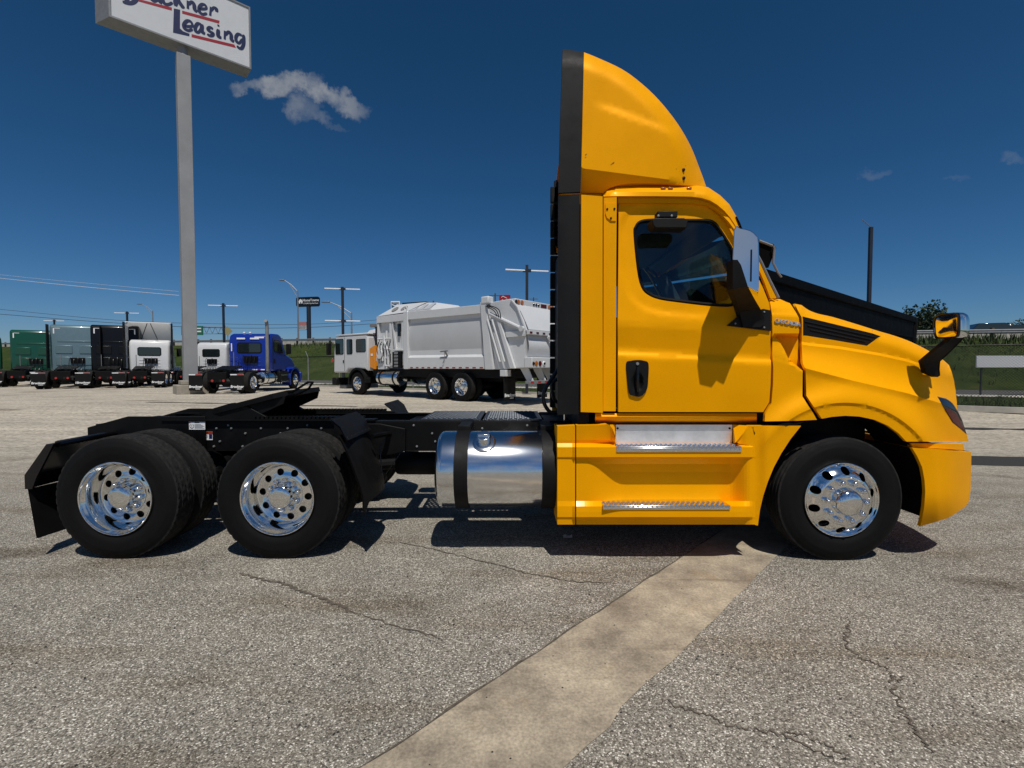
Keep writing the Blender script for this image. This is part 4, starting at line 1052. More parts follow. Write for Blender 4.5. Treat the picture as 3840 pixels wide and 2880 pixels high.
def y_hood(u, v):
    d = min(dpoly(u, v, htop), 200)
    top2 = interp([(p[0], p[1]) for p in htop], u)
    c = crest(u); low = interp([(3000,1288),(3150,1305),(3300,1330),(3400,1352),(3460,1372),(3560,1420)], u)
    y = YS+.02
    if v < c:
        t = sm(c+2, low, v)
        y += .115*(1-(1-min(1, max(0, (c-v)/(c-low+1e-6))))**2)
    y += .022*sm(low+4, low-6, v)*sm(3520,3400,u)
    y += roll(d, 46, .17)
    y += .012*sm(c-2, c+30, v)-.014*sm(c-6, c+4, v)
    y += .30*(max(0, (u-3440)/190))**2.2
    return y+flare(u, v)
hdp = hood
lowl = lambda u: interp([(3000,1288),(3150,1305),(3300,1330),(3400,1352),(3460,1372),(3560,1420)], u)
hl = [[(u, crest(u)+k) for u in range(3005, 3620, 9)] for k in (-6, 4, 30)]+[[(u, lowl(u)+k) for u in range(3005, 3560, 9)] for k in (-6, 4)]+arcs(354, 368)
hb_ = body('hood', hdp, y_hood, htop, Yl, .05, holes=[vent, lamp], step=10, lines=hl)
# front of the hood: grille wall bridging the two sides
mb = MB(); bridge(mb, hfront+[(3600,1558),(3614,1596),(3626,1630),(3632,1656)], lambda u, v: at(u, v, y_hood(u, v)), 0, 12, fwd=.18); tb(mb, 'grille', M['black_gloss'], smooth=50)
# vent: recessed black louvre panel
vt = panel('hood_vent', vent, lambda u, v: y_hood(3100, 1230)+.012+(u-3100)*.00016, M['black_plastic'], None, (), .02, 20); adopt(vt)
for k in range(3):
    a = [(3018+10*k,1205+16*k),(3290-16*k-6*k,1266+8*k)]
    mb = MB(); mb.tube([at(u, v, y_hood(3100,1230)+.008+(u-3100)*.00016) for u, v in a], .004, 5); sub(mb, 'louvre', M['black_plastic'], vt)
# headlamp
lm = panel('headlight', lamp, lambda u, v: y_hood(u, v)-.004, M['lens_dark'], None, (), .05, 8); adopt(lm)
lo = [(3545,1535),(3560,1532),(3585,1552),(3604,1583),(3617,1615),(3600,1603),(3574,1581)]
q = panel('side_reflector', lo, lambda u, v: y_hood(u, v)-.010, M['lens_red'], None, (), .004, 8); q.parent = lm
mb = MB(); mb.tube([at(u, v, y_hood(u, v)-.006) for u, v in spline([(3519,1489),(3548,1497),(3571,1514),(3590,1543),(3606,1577)], 3)], .004, 5); sub(mb, 'lens_rim', M['galv'], lm)

# ---- bumper
b_in = [(3421,1680),(3440,1712),(3458,1752),(3467,1800),(3470,1845),(3466,1900),(3458,1945),(3450,1974)]
b_out = [(3643,1696),(3642,1760),(3640,1838),(3634,1880),(3622,1898),(3600,1914),(3576,1930),(3552,1944),(3500,1960)]
def y_bump(u, v):
    y = YS-.025+.45*max(0, (u-3500)/175)**2.6+.10*max(0, (v-1850)/120)**2
    return y+.012*sm(3500, 3520, u+(v-1690)*-.08)
bmp = body('bumper', b_in+b_out[::-1], y_bump, b_out, Yl, 0, step=14, fwd=.16)
mb = MB(); tp = [(3421,1680),(3500,1685),(3560,1689),(3643,1696)]; bridge(mb, tp, lambda u, v: at(u, v, y_bump(u, v)), .0, 12, fwd=.0); sub(mb, 'bumper_top', Yl, bmp, 50)
us = [(3416,1662),(3520,1663),(3613,1665),(3617,1688),(3520,1682),(3422,1677)]
q = panel('bumper_strip', us, lambda u, v: y_bump(u, v)+.045+(0.0), Yl, None, (), .05, 30); adopt(q)
mb = MB(); mb.box((2.95,4.3,.48),(3.35,6.0,.95)); tb(mb, 'front_bulkhead', M['black_frame'])

# ---- wheel well and engine block
mb = MB(); cx = at(3160,1876,3.97).x
arcp = [(cx+.715*cos(R(a)), .545+.715*sin(R(a))) for a in range(-14, 205, 10)]
mb.grid([[(x, 3.985, z), (x, 4.40, z)] for x, z in arcp]); 
ww = tb(mb, 'wheel_well', M['black_plastic']); adopt(mirrored(ww, 'wheel_well'))
mb = MB(); mb.box((1.98,4.40,.55),(3.25,5.94,1.52)); mb.box((1.95,4.2,1.15),(2.6,6.14,1.62)); tb(mb, 'engine', M['black_frame'])

# ---- lower side fairing with the steps
rows = [(1596,0,0),(1650,.02,.05),(1662,.03,.11),(1677,-.03,-.03),(1714,-.03,-.03),(1719,.0,.045),(1740,.0,.080),(1770,.0,.095),(1810,0,.10),(1850,0,.10),(1873,0,.10),(1879,0,.10),(1899,-.03,-.06),(1920,-.034,-.064),(1939,-.034,-.064),(1948,.0,.01),(1967,.012,.02)]
def skirt_grid(u0, u1, n, mbx, skip=None, k=1.0, top=None):
    cols = [lerp(u0, u1, i/n) for i in range(n+1)]
    P = []
    for v, a, b in rows:
        row = []
        for u in cols:
            bl = sm(2195, 2340, u)*sm(2815, 2730, u)*k
            vv = v
            if v == 1596 and top: vv = interp(top, u)
            fe = sm(2832, 2790, u); row.append(at(u, vv, YS-.005+lerp(a*(fe if 2150 < u else .35), b, bl)))
        P.append(row)
    ids = MB()
    for i in range(len(rows)-1):
        for j in range(n):
            u = (cols[j]+cols[j+1])/2; v = (rows[i][0]+rows[i+1][0])/2
            if skip and skip(u, v): continue
            mbx.add([P[i][j], P[i][j+1], P[i+1][j+1], P[i+1][j]], [(0,3,2,1)])
    # returned bottom edge
    for j in range(n):
        a, b = P[-1][j], P[-1][j+1]; mbx.add([a, b, b+Vector((0,.25,.0)), a+Vector((0,.25,0))], [(0,1,2,3)])
    for row in (0,):
        for j in range(n):
            u = (cols[j]+cols[j+1])/2
            if skip and skip(u, rows[0][0]+5): continue
            a, b = P[row][j], P[row][j+1]; mbx.add([a, b, b+Vector((0,.10,0)), a+Vector((0,.10,0))], [(0,1,2,3)])
mb = MB(); skirt_grid(2161, 2832, 64, mb, lambda u, v: (2306 < u < 2812 and v < 1662), top=[(2161,1595),(2245,1594),(2282,1590),(2300,1612),(2306,1640),(2900,1596)])
panel('x', [(2812,1597),(3004,1597),(2965,1646),(2930,1700),(2902,1752),(2880,1805),(2862,1860),(2850,1912),(2842,1971),(2832,1969),(2832,1700),(2826,1672),(2770,1664),(2762,1655)], lambda u, v: YS-.005+flare(u, v)*.7*sm(2834,2880,u)+.03*sm(2800,2770,u), Yl, None, (), .06, 14, mb=mb)
sk = tb(mb, 'side_skirt', Yl, smooth=32)
mb = MB(); skirt_grid(2090, 2157, 6, mb, top=[(2090,1599),(2158,1595)]); q = tb(mb, 'skirt_end_panel', Yl, smooth=32)
a, b = at(2090,1600,3.95), at(2090,1964,3.95); mb = MB(); mb.box((a.x+.001,3.96,b.z),(a.x+.02,4.25,a.z-.01)); sub(mb, 'inner_flange', Yl, q)
m2 = mirrored(sk, 'side_skirt'); adopt(m2)
# sill under the door
mb = MB(); 
mb.grid([[at(u, v, y) for u in (2232, 2317, 2500, 2700, 2838)] for v, y in ((1550, 4.0),(1562, 3.985),(1572, 4.0),(1580, 4.06),(1592, 4.16))]); tb(mb, 'door_sill', Yl)
p0, p1 = at(2838,1552,4.0), at(2868,1552,4.0)
# aluminium kick plate and treads
a, b = at(2308,1592,4.055), at(2745,1662,4.055)
kp = tb(MB().box((a.x,4.05,b.z),(b.x,4.06,a.z)), 'kick_plate', M['alu_dull'], bevel=.003)
for u in (2316, 2736):
    p = at(u, 1606, 4.05); sub(MB().lathe([(0,-.006),(.009,-.004),(.010,.002)], p, 10), 'bolt', M['black_frame'], kp)
mb = MB(); q0, q1 = at(2756,1598,4.02), at(2812,1660,4.02); 
mb.add([at(2748,1592,4.06), at(2812,1596,3.96), at(2758,1660,3.95), at(2748,1664,4.06)], [(0,3,2,1)]); mb.add([at(2306,1592,4.06), at(2286,1592,3.95), at(2306,1640,3.95), at(2306,1664,4.06)], [(0,1,2,3)]); sub(mb, 'step_well', Yl, sk, 0)
def tread(u0, u1, zt, y0, y1, lip):
    x0 = at(u0,1680,y0).x; x1 = at(u1,1680,y0).x
    mb = MB(); mb.box((x0,y0,zt-.012),(x1-.09*0,y1,zt)); mb.box((x0,y0,zt-lip),(x1,y0+.012,zt-.0125))
    t = tb(mb, 'step_tread', M['alu'], bevel=.003)
    mb = MB(); n = 24
    for r in range(3):
        for k in range(n):
            xx = lerp(x0+.02, x1-.02, (k+.5*(r % 2))/n); yy = y0+.022+r*.036
            mb.lathe([(.0135,0),(.012,.007),(.0085,.008),(.0075,.0005)], (xx, yy, zt), 8, ax='z')
    for k in range(n+3):
        xx = lerp(x0+.012, x1-.012, k/(n+2)); mb.lathe([(.0,-.004),(.007,-.003),(.009,.0)], (xx, y0, zt-lip*.5), 8)
    s = sub(mb, 'grip_studs', M['alu'], t); s['kind'] = 'stuff'
tread(2312, 2782, .986, 3.905, 4.05, .048); tread(2263, 2743, .508, 3.872, 4.045, .036)

# ---- fuel tank
tc_ = Vector((0, 4.33, .687)); TR = .34
x0, x1 = at(1643,1760,4.33).x, at(2100,1760,4.33).x
mb = MB(); mb.lathe([(0,x0+.012),(TR*.7,x0+.006),(TR-.05,x0+.012),(TR-.016,x0+.028),(TR-.003,x0+.05),(TR,x0+.075),(TR,x1-.05),(TR-.03,x1),(0,x1)], tc_, 72, ax='x'); ft = tb(mb, 'fuel_tank', M['alu'], smooth=40)
for ua, ub in ((1700,1752),(2036,2088)):
    a, b = at(ua,1760,3.99).x, at(ub,1760,3.99).x
    mb = MB(); arc = []
    for k in range(25):
        t = R(100+k*(262-100)/24+ (0)); arc.append((sin(t-pi)*0, 0))
    pr = []
    for k in range(30):
        t = R(-62+k*(305/29)); pr.append((t))
    r0, r1 = TR+.002, TR+.012
    rowsx = [[(x, 4.33-sin(t)*rr, .687+cos(t)*rr) for (x, rr) in ((a,r0),(a,r1),(b,r1),(b,r0))] for t in [R(-70)+k*R(310)/40 for k in range(41)]]
    mb.grid(rowsx)
    mb.box((a+.005,4.30,.687+TR+.005),(b-.005,4.74,.687+TR+.05)); mb.box((a,4.45,.30),(b,4.74,1.02)); sub(mb, 'tank_strap', M['black_plastic'], ft, bevel=.002)
p = Vector((at(1813,1640,4.02).x, 4.33-TR*sin(R(38)), .687+TR*cos(R(38)))); nrm = Vector((0,-sin(R(38)),cos(R(38))))
rot = Matrix.Translation(p) @ nrm.to_track_quat('Z', 'Y').to_matrix().to_4x4()
mb = MB(); mb.lathe([(.10,-.02),(.10,.006),(.085,.012),(.054,.012),(.052,.04),(.060,.042),(.060,.085),(.054,.092),(0,.094)], (0,0,0), 28, ax='z'); mb.v = [tuple(rot @ Vector(q)) for q in mb.v]
for k in range(4):
    a = k*pi/4; m_ = rot @ Matrix.Translation((0,0,.092)) @ Matrix.Rotation(a, 4, 'Z'); 
    if k == 0: mb.box((-.05,-.009,0),(.05,.009,.016), M=m_)
sub(mb, 'filler_cap', M['alu'], ft, bevel=.002)

# ---- chassis
fr = MB()
xr = at(336,1612,4.74).x
def rail(y, s):
    z0, z1 = .78, 1.066
    mb = MB(); mb.box((xr+.25,y,z0),(2.9,y+.008*s,z1)); mb.box((xr+.25,y,z1),(2.9,y+.085*s,z1+.008)); mb.box((xr+.25,y,z0-.008),(2.9,y+.085*s,z0))
    return tb(mb, 'frame_rail', M['black_frame'], bevel=.003)
r1 = rail(4.74, 1); r2 = rail(5.60, -1)
# sloped tail plate
def zat(v, y): return at(0, v, y).z
for y0, y1 in ((4.715,4.738),(5.602,5.625)):
    xa, xb, xc = at(336,1612,4.74).x, at(485,1572,4.74).x, at(775,1572,4.74).x
    mb = MB(); mb.prism([(xa,.86),(xa,zat(1612,4.74)),(xb,zat(1571,4.74)),(xc,zat(1571,4.74)),(xc,.80),(xa+.3,.74)], y0, y1); tb(mb, 'tail_plate', M['black_frame'], bevel=.004)
for x, w in ((xr+.05,.14),(-2.7,.12),(-1.1,.12),(.1,.1)):
    mb = MB(); mb.box((x,4.752,.82),(x+w,5.588,1.04)); tb(mb, 'cross_member', M['black_frame'], bevel=.004)
mb = MB(); rb = random.Random(8)
for g in range(26):
    x = -3.6+g*.155+rb.uniform(-.03,.03)
    for k in range(rb.choice((1,2,2,3))):
        mb.lathe([(0,-.014),(.010,-.012),(.011,0)], (x+.03*k, 4.74, rb.choice((.82,.87,.95,1.0,1.03))), 6)
o = tb(mb, 'frame_bolts', M['galv']); o['kind'] = 'stuff'
# fifth wheel: tilted slotted plate on brackets
ca = Vector((-3.30, 0, 1.10)); cb = Vector((-2.24, 0, 1.375)); d5 = (cb-ca).normalized(); n5 = Vector((-d5.z,0,d5.x)); L5 = (cb-ca).length
def p5(s, y, h): q = ca+d5*s+n5*h; return (q.x, YC+y, q.z)
out5 = [(L5,-.40),(L5,.40),(L5-.12,.46),(.42,.46),(.05,.36),(0,.30),(.02,.22),(.34,.055),(.62,.05),(.62,-.05),(.34,-.055),(.02,-.22),(0,-.30),(.05,-.36),(.42,-.46),(L5-.12,-.46)]
mb = MB(); n_ = len(out5)
V, E, T = delaunay_2d_cdt([Vector(p) for p in out5], [(i, (i+1) % n_) for i in range(n_)], [], 1, 1e-5)[:3]
mb.add([p5(p.x, p.y, 0) for p in V], [tuple(t) for t in T]); mb.add([p5(p.x, p.y, -.05) for p in V], [tuple(t)[::-1] for t in T])
mb.add([p5(s, y, h) for s, y in out5 for h in (0, -.05)], [(2*i, 2*i+1, 2*((i+1) % n_)+1, 2*((i+1) % n_)) for i in range(n_)])
for y in (-.42, .40): mb.add([p5(s, y+k, h) for k in (0,.02) for s, h in ((.45,-.05),(L5-.02,-.05),(L5-.06,-.12),(.75,-.17),(.5,-.12))], [(0,1,2,3,4),(9,8,7,6,5)]+[(i, i+5, (i+1) % 5+5, (i+1) % 5) for i in range(5)])
fw = tb(mb, 'fifth_wheel', M['black_frame'], smooth=0)
mb = MB(); mb.tube([p5(L5-.02,-.30,-.03), p5(L5+.10,-.33,.0), p5(L5+.20,-.34,.03), p5(L5+.23,-.30,.02), p5(L5+.16,-.27,-.03), p5(L5-.02,-.24,-.06)], .012, 8); sub(mb, 'release_handle', M['black_frame'], fw)
for y in (-.44, .36):
    mb = MB(); mb.prism([(-3.15,1.07),(-2.35,1.07),(-2.62,1.22),(-2.78,1.25),(-2.95,1.20)], YC+y, YC+y+.08); sub(mb, 'pivot_bracket', M['black_frame'], fw, bevel=.004)
mb = MB(); mb.box((-3.45,4.70,1.076),(-1.35,4.82,1.092)); mb.box((-3.45,5.52,1.076),(-1.35,5.64,1.092))
for k in range(26): mb.box((-2.55+k*.042,4.70,1.093),(-2.525+k*.042,4.82,1.118)); mb.box((-2.55+k*.042,5.52,1.093),(-2.525+k*.042,5.64,1.118))
sub(mb, 'slide_rack', M['black_frame'], fw, 0)
# deck plates with punched holes
def deck(ua, ub):
    x0, x1 = at(ua,1581,4.76).x, at(ub,1581,4.76).x; y0, y1 = 4.752, 5.59
    nx, ny = int((x1-x0)/.058), 13; vs = [(x0,y0),(x1,y0),(x1,y1),(x0,y1)]; es = [(0,1),(1,2),(2,3),(3,0)]; hs = []
    for i in range(nx):
        for j in range(ny):
            c = (x0+.04+(i+.5*(j % 2)+.1)*(x1-x0-.08)/nx, y0+.05+j*(y1-y0-.1)/(ny-1)); hs.append(c); o = len(vs)
            vs += [(c[0]+.013*cos(k*pi/3), c[1]+.013*sin(k*pi/3)) for k in range(6)]; es += [(o+k, o+(k+1) % 6) for k in range(6)]
    V, E, T = delaunay_2d_cdt([Vector(v) for v in vs], es, [], 0, 1e-6)[:3]
    tr = []
    for t in T:
        c = ((V[t[0]].x+V[t[1]].x+V[t[2]].x)/3, (V[t[0]].y+V[t[1]].y+V[t[2]].y)/3)
        if not any((c[0]-h[0])**2+(c[1]-h[1])**2 < .0117**2 for h in hs): tr.append(tuple(t))
    mb = MB(); mb.add([(p.x, p.y, 1.092) for p in V], tr)
    for h in hs: mb.lathe([(.013,0),(.0165,.006),(.021,.0)], (h[0], h[1], 1.092), 6, ax='z')
    mb.box((x0,y0,1.077),(x1,y0+.012,1.0915)); mb.box((x0,y1-.012,1.077),(x1,y1,1.0915)); mb.box((x0,y0+.0125,1.077),(x0+.012,y1-.0125,1.0915)); mb.box((x1-.012,y0+.0125,1.077),(x1,y1-.0125,1.0915))
    tb(mb, 'deck_plate', M['deck'], smooth=25)
deck(1580, 1803); deck(1813, 2032)
# axles, air bags, arms, drive shaft, air tanks
for xa in (-3.347, -1.981):
    mb = MB(); mb.lathe([(.0,4.62),(.085,4.62),(.075,4.95),(.20,5.05),(.23,5.17),(.20,5.29),(.075,5.39),(.085,5.72),(0,5.72)], (xa,0,.51), 20); tb(mb, 'drive_axle', M['black_frame'])
    for y in (4.80, 5.54):
        mb = MB(); mb.lathe([(.0,.56),(.11,.56),(.135,.60),(.125,.65),(.14,.70),(.12,.78),(0,.78)], (xa-.30,y,0), 16, ax='z'); tb(mb, 'air_bag', M['rubber'])
        mb = MB(); mb.tube([(xa-.42,y,.55),(xa,y,.42),(xa+.42,y,.60)], .045, 8); tb(mb, 'trailing_arm', M['black_frame'])
        mb = MB(); mb.tube([(xa+.18,y-.06,.45),(xa+.26,y-.06,.95)], [.03,.022], 8); tb(mb, 'shock_absorber', M['black_frame'])
mb = MB(); mb.tube([(-3.2,YC,.52),(-1.9,YC,.55),(1.2,YC,.72)], .06, 10); tb(mb, 'drive_shaft', M['black_frame'])
mb = MB(); mb.lathe([(0,-1.15),(.11,-1.12),(.12,-1.08),(.12,-.55),(.11,-.50),(0,-.48)], (0,5.95,.72), 16, ax='x'); tb(mb, 'air_tank', M['black_frame'])
mb = MB(); mb.lathe([(0,-1.02),(.11,-1.0),(.12,-.96),(.12,-.62),(.11,-.58),(0,-.56)], (-.2,5.0,.60), 16, ax='x'); tb(mb, 'air_tank', M['black_frame'])
mb = MB(); mb.prism([(-1.75,.74),(-1.2,.74),(-1.05,.78),(-1.05,1.0),(-1.3,1.05),(-1.75,1.05)], 4.70, 4.735); tb(mb, 'hanger_plate', M['black_frame'], bevel=.005)
mb = MB(); mb.tube([(-1.20,4.70,1.0),(-1.28,4.62,.86),(-1.25,4.58,.62)], .006, 6).tube([(-1.05,4.72,.86),(-1.22,4.60,.60)], .004, 5); tb(mb, 'air_line', M['black_gloss'])

# ---- wheels
def tyre_mesh(name, W, kind, n=120, drive=True, lod=0):
    prof = [(.292,.050),(.300,.028),(.330,.010),(.375,.001),(.42,.002),(.455,.009),(.478,.020),(.492,.030)]
    if not lod: prof = prof[:3]+[(.345,.0065),(.349,.0045)]+prof[3:5]+[(.436,.0035),(.440,.006)]+prof[5:]
    k = 9 if not lod else 5
    trd = []
    for i in range(k*2+1):
        y = lerp(.034, W-.034, i/(k*2)); trd.append((.503+.006*(1-((y-W/2)/(W/2))**2), y))
    full = prof+trd+[(r, W-y) for r, y in prof[::-1]]; nP, nT = len(prof), len(trd)
    vs = []; 
    for a in range(n):
        t = 2*pi*a/n
        for i, (r, y) in enumerate(full):
            rr = r
            if nP <= i < nP+nT and not lod:
                j = i-nP
                if drive:
                    if (j % 6 == 3): rr -= .012
                    elif ((a+(j*2)//3+(j//6)*2) % 4 == 0): rr -= .007
                    elif j in (0, nT-1) and a % 4 == 0: rr -= .003
                else:
                    if j % 4 == 2: rr -= .013
            elif nP <= i < nP+nT and lod and (i-nP) % 3 == 2: rr -= .012
            vs.append((rr*cos(t), y, rr*sin(t)))
    m = len(full); mb = MB()
    fs = [(a*m+i, ((a+1) % n)*m+i, ((a+1) % n)*m+i+1, a*m+i+1) for a in range(n) for i in range(m-1)]; mi = []
    mb.v = vs; mb.f = fs; mb.m = [1 if nP-1 <= f[0] % m < nP+nT else 0 for f in fs]
    return mb.mesh(name, [M['rubber'], M['tread']], 32)
def disc_with_holes(r0, r1, rh, hr, n, depth, m):
    """annular wheel disc with round hand holes, dished by depth(r)"""
    vs = []; es = []; N = 60
    for r in (r1, r0):
        o = len(vs); vs += [(r*cos(2*pi*k/N), r*sin(2*pi*k/N)) for k in range(N)]; es += [(o+k, o+(k+1) % N) for k in range(N)]
    hs = []
    for k in range(n):
        a = 2*pi*(k+.5)/n; c = (rh*cos(a), rh*sin(a)); hs.append(c); o = len(vs)
        vs += [(c[0]+hr*cos(2*pi*q/14), c[1]+hr*sin(2*pi*q/14)) for q in range(14)]; es += [(o+q, o+(q+1) % 14) for q in range(14)]
    for r in [lerp(r0, r1, (k+.5)/5) for k in range(5)]:
        for k in range(N):
            p = (r*cos(2*pi*(k+.5)/N), r*sin(2*pi*(k+.5)/N))
            if all((p[0]-h[0])**2+(p[1]-h[1])**2 > (hr*1.15)**2 for h in hs): vs.append(p)
    V, E, T = delaunay_2d_cdt([Vector(v) for v in vs], es, [], 0, 1e-6)[:3]
    tr = []
    for t in T:
        c = ((V[t[0]].x+V[t[1]].x+V[t[2]].x)/3, (V[t[0]].y+V[t[1]].y+V[t[2]].y)/3); r = sqrt(c[0]**2+c[1]**2)
        if r < r0*.995 or any((c[0]-h[0])**2+(c[1]-h[1])**2 < (hr*.95)**2 for h in hs): continue
        tr.append(tuple(t)[::-1] if True else tuple(t))
    m.add([(p.x, depth(sqrt(p.x**2+p.y**2)), p.y) for p in V], [t[::-1] for t in tr])
    for h in hs:   # hole walls
        ring_ = [(h[0]+hr*cos(2*pi*q/14), h[1]+hr*sin(2*pi*q/14)) for q in range(14)]
        m.add([(x, depth(sqrt(x*x+z*z))+d, z) for d in (0, .022) for x, z in ring_], [(q, (q+1) % 14, (q+1) % 14+14, q+14) for q in range(14)])
WM = {}
def wheel_meshes():
    mb = MB(); mb.lathe([(.302,.030),(.306,.012),(.302,.004),(.296,.002),(.291,.006),(.288,.018),(.276,.030),(.266,.060),(.258,.095),(.254,.125),(.249,.150),(.241,.162),(.232,.165)], (0,0,0), 72)
    disc_with_holes(.150, .232, .193, .030, 10, lambda r: .165-.012*sm(.20,.15,r), mb)
    mb.lathe([(.152,.153),(.150,.146),(.138,.144),(.112,.144),(.100,.146),(.094,.146)], (0,0,0), 60)
    WM['rear'] = mb.mesh('wheel', M['chrome'], 35)
    mb = MB(); mb.lathe([(.096,.146),(.096,.10),(.099,.088),(.094,.070),(.092,.045),(.084,.037),(.06,.031),(.03,.028),(0,.027)], (0,0,0), 48); WM['rear_hub'] = mb.mesh('hub_cap', M['chrome'], 40)
    mb = MB(); mb.lathe([(.023,.145),(.023,.118),(.019,.112),(.012,.098),(.008,.096),(0,.0955)], (0,0,0), 12); WM['rear_nut'] = mb.mesh('lug_nut', M['chrome'], 40)
    mb = MB(); mb.lathe([(.302,.034),(.306,.014),(.302,.004),(.296,.001),(.290,.005),(.286,.018),(.279,.022)], (0,0,0), 72)
    disc_with_holes(.200, .279, .240, .033, 10, lambda r: .022-.055*sm(.279,.200,r), mb)
    mb.lathe([(.201,-.033),(.196,-.034),(.192,-.028),(.150,-.026),(.115,-.028),(.104,-.030)], (0,0,0), 60)
    WM['front'] = mb.mesh('wheel', M['chrome'], 35)
    mb = MB(); mb.lathe([(.112,-.028),(.110,-.045),(.104,-.075),(.096,-.098),(.078,-.112),(.045,-.120),(.02,-.1225),(0,-.123)], (0,0,0), 48); WM['front_hub'] = mb.mesh('hub_cap', M['chrome'], 40)
    mb = MB(); mb.lathe([(.028,-.026),(.027,-.036),(.021,-.040),(.020,-.062),(.016,-.072),(.008,-.078),(0,-.079)], (0,0,0), 14); WM['front_nut'] = mb.mesh('lug_nut', M['chrome'], 40)
    mb = MB(); mb.lathe([(.295,.53),(.285,.30),(.25,.215),(.20,.20),(0,.20)], (0,0,0), 40); WM['drum'] = mb.mesh('brake_drum', M['black_frame'], 40)
    WM['tyre_drive'] = tyre_mesh('tyre', .28, 'd', 184, True); WM['tyre_steer'] = tyre_mesh('tyre', .285, 's', 96, False)
    WM['tyre_far'] = tyre_mesh('tyre', .28, 'f', 40, True, 1); 
wheel_meshes()
def wheel(parent, loc, kind, far=False, spin=0.0, nuts=True):
    w = link('wheel', WM[kind], parent, loc); w.rotation_euler = (0, spin, pi if far else 0)
    if kind == 'rear':
        link('tyre', WM['tyre_drive'], w); link('tyre', WM['tyre_drive'], w, (0,.335,0)).rotation_euler = (0,.11,0)
    else: link('tyre', WM['tyre_steer'], w)
    link('hub_cap', WM[kind+'_hub'], w); link('brake_drum', WM['drum'], w)
    if nuts:
        for k in range(10):
            a = 2*pi*k/10; r = .1225 if kind == 'rear' else .156; link('lug_nut', WM[kind+'_nut'], w, (r*cos(a), 0, r*sin(a)))
    return w
xf = at(3160,1876,3.965).x
for xx, kd, sp in ((-3.347,'rear',.15),(-1.981,'rear',.42),(xf,'front',.05)):
    yy = 4.0 if kd == 'rear' else 3.965
    w1, w2 = wheel(TK, (xx, yy-YC, .524), kd, False, sp), wheel(TK, (xx, YC-yy, .524), kd, True, sp+.2, nuts=False)
    w1.scale = w2.scale = (1.034, 1, 1.034)

# ---- mud flaps, hangers and quarter fenders
for s in (0, 1):
    def Q(p): return (p[0], p[1] if not s else 2*YC-p[1], p[2])
    xh = -4.065
    mb = MB(); ys = [4.04+.62*k/6 for k in range(7)]
    mb.grid([[Q((xh-.035+.06*(1-t)+ .012*sin(y*9), y, lerp(.175, .60, t))) for y in ys] for t in (0,.25,.5,.75,1)])
    mb.grid([[Q((xh-.023+.06*(1-t)+ .012*sin(y*9), y, lerp(.175, .60, t))) for y in ys] for t in (0,.25,.5,.75,1)])
    f = tb(mb, 'mud_flap', M['black_plastic'])
    mb = MB()
    pa, pb, pc = (xh-.06,.60), (xh-.06,.72), (at(182,1664,4.05).x, zat(1664,4.05))
    mb.prism([(pa[0],pa[1]),(pb[0],pb[1]),(pc[0],pc[1]),(pc[0]+.06,pc[1]-.0),(pb[0]+.10,pb[1]-.02),(pa[0]+.06,pa[1])], 4.03 if not s else 2*YC-4.03-.02, 4.05 if not s else 2*YC-4.03)
    ya, yb = (4.03, 4.68) if not s else (2*YC-4.68, 2*YC-4.03)
    mb.prism([(pb[0],pb[1]),(pc[0],pc[1]),(pc[0]+.05,pc[1]+.004),(pc[0]+.05,pc[1]-.008),(pc[0]+.004,pc[1]-.012),(pb[0]+.012,pb[1]-.006)], ya+.021, yb)
    mb.prism([(pa[0],pa[1]),(pb[0],pb[1]-.001),(pb[0]+.012,pb[1]-.008),(pa[0]+.012,pa[1])], ya+.021, yb)
    y0_, y1_ = (4.10, 4.73) if not s else (2*YC-4.73, 2*YC-4.10)
    mb.tube([(pc[0]+.03, y0_ if not s else y1_, pc[1]-.01), (xr+.27, y1_ if not s else y0_, .98)], .03, 8)
    tb(mb, 'flap_hanger', M['black_gloss'], smooth=20)
    # quarter fender in front of the leading drive wheel
    pts = spline([(-1.52,1.16),(-1.455,1.07),(-1.40,.99),(-1.335,.85),(-1.28,.70),(-1.235,.56),(-1.215,.46)], 4)
    mb = MB(); ys = [3.985+.66*k/8 for k in range(9)]
    bow = lambda y: .035*(((y-4.31)/.33)**2)
    for off in (0, .012): mb.grid([[Q((x+off-bow(y), y, z-.10*max(0,(abs(y-4.31)-.2)/.13)**2*(1 if z < .5 else 0))) for y in ys] for x, z in pts[6:]])
    q = tb(mb, 'quarter_fender', M['black_plastic'])
    mb = MB(); 
    for off in (0, .010): mb.grid([[Q((x+off*.7, y, z+off)) for y in (3.98, 4.2, 4.45, 4.66)] for x, z in [(-1.52,1.165),(-1.44,1.10),(-1.40,1.02),(-1.375,.985)]])
    sub(mb, 'rubber_cap', M['black_plastic'], q)
    mb = MB()
    for k in range(7): mb.lathe([(0,-.02),(.012,-.016),(.013,0)], Q((-1.382, 4.02+.10*k, 1.005)), 8, ax='x')
    sub(mb, 'rivets', M['galv'], q)['kind'] = 'stuff'
    mb = MB(); mb.tube([Q((-1.30,4.45,.96)), Q((-1.22,4.62,.96)), Q((-1.20,4.74,.94))], .025, 8); sub(mb, 'fender_bracket', M['black_frame'], q)

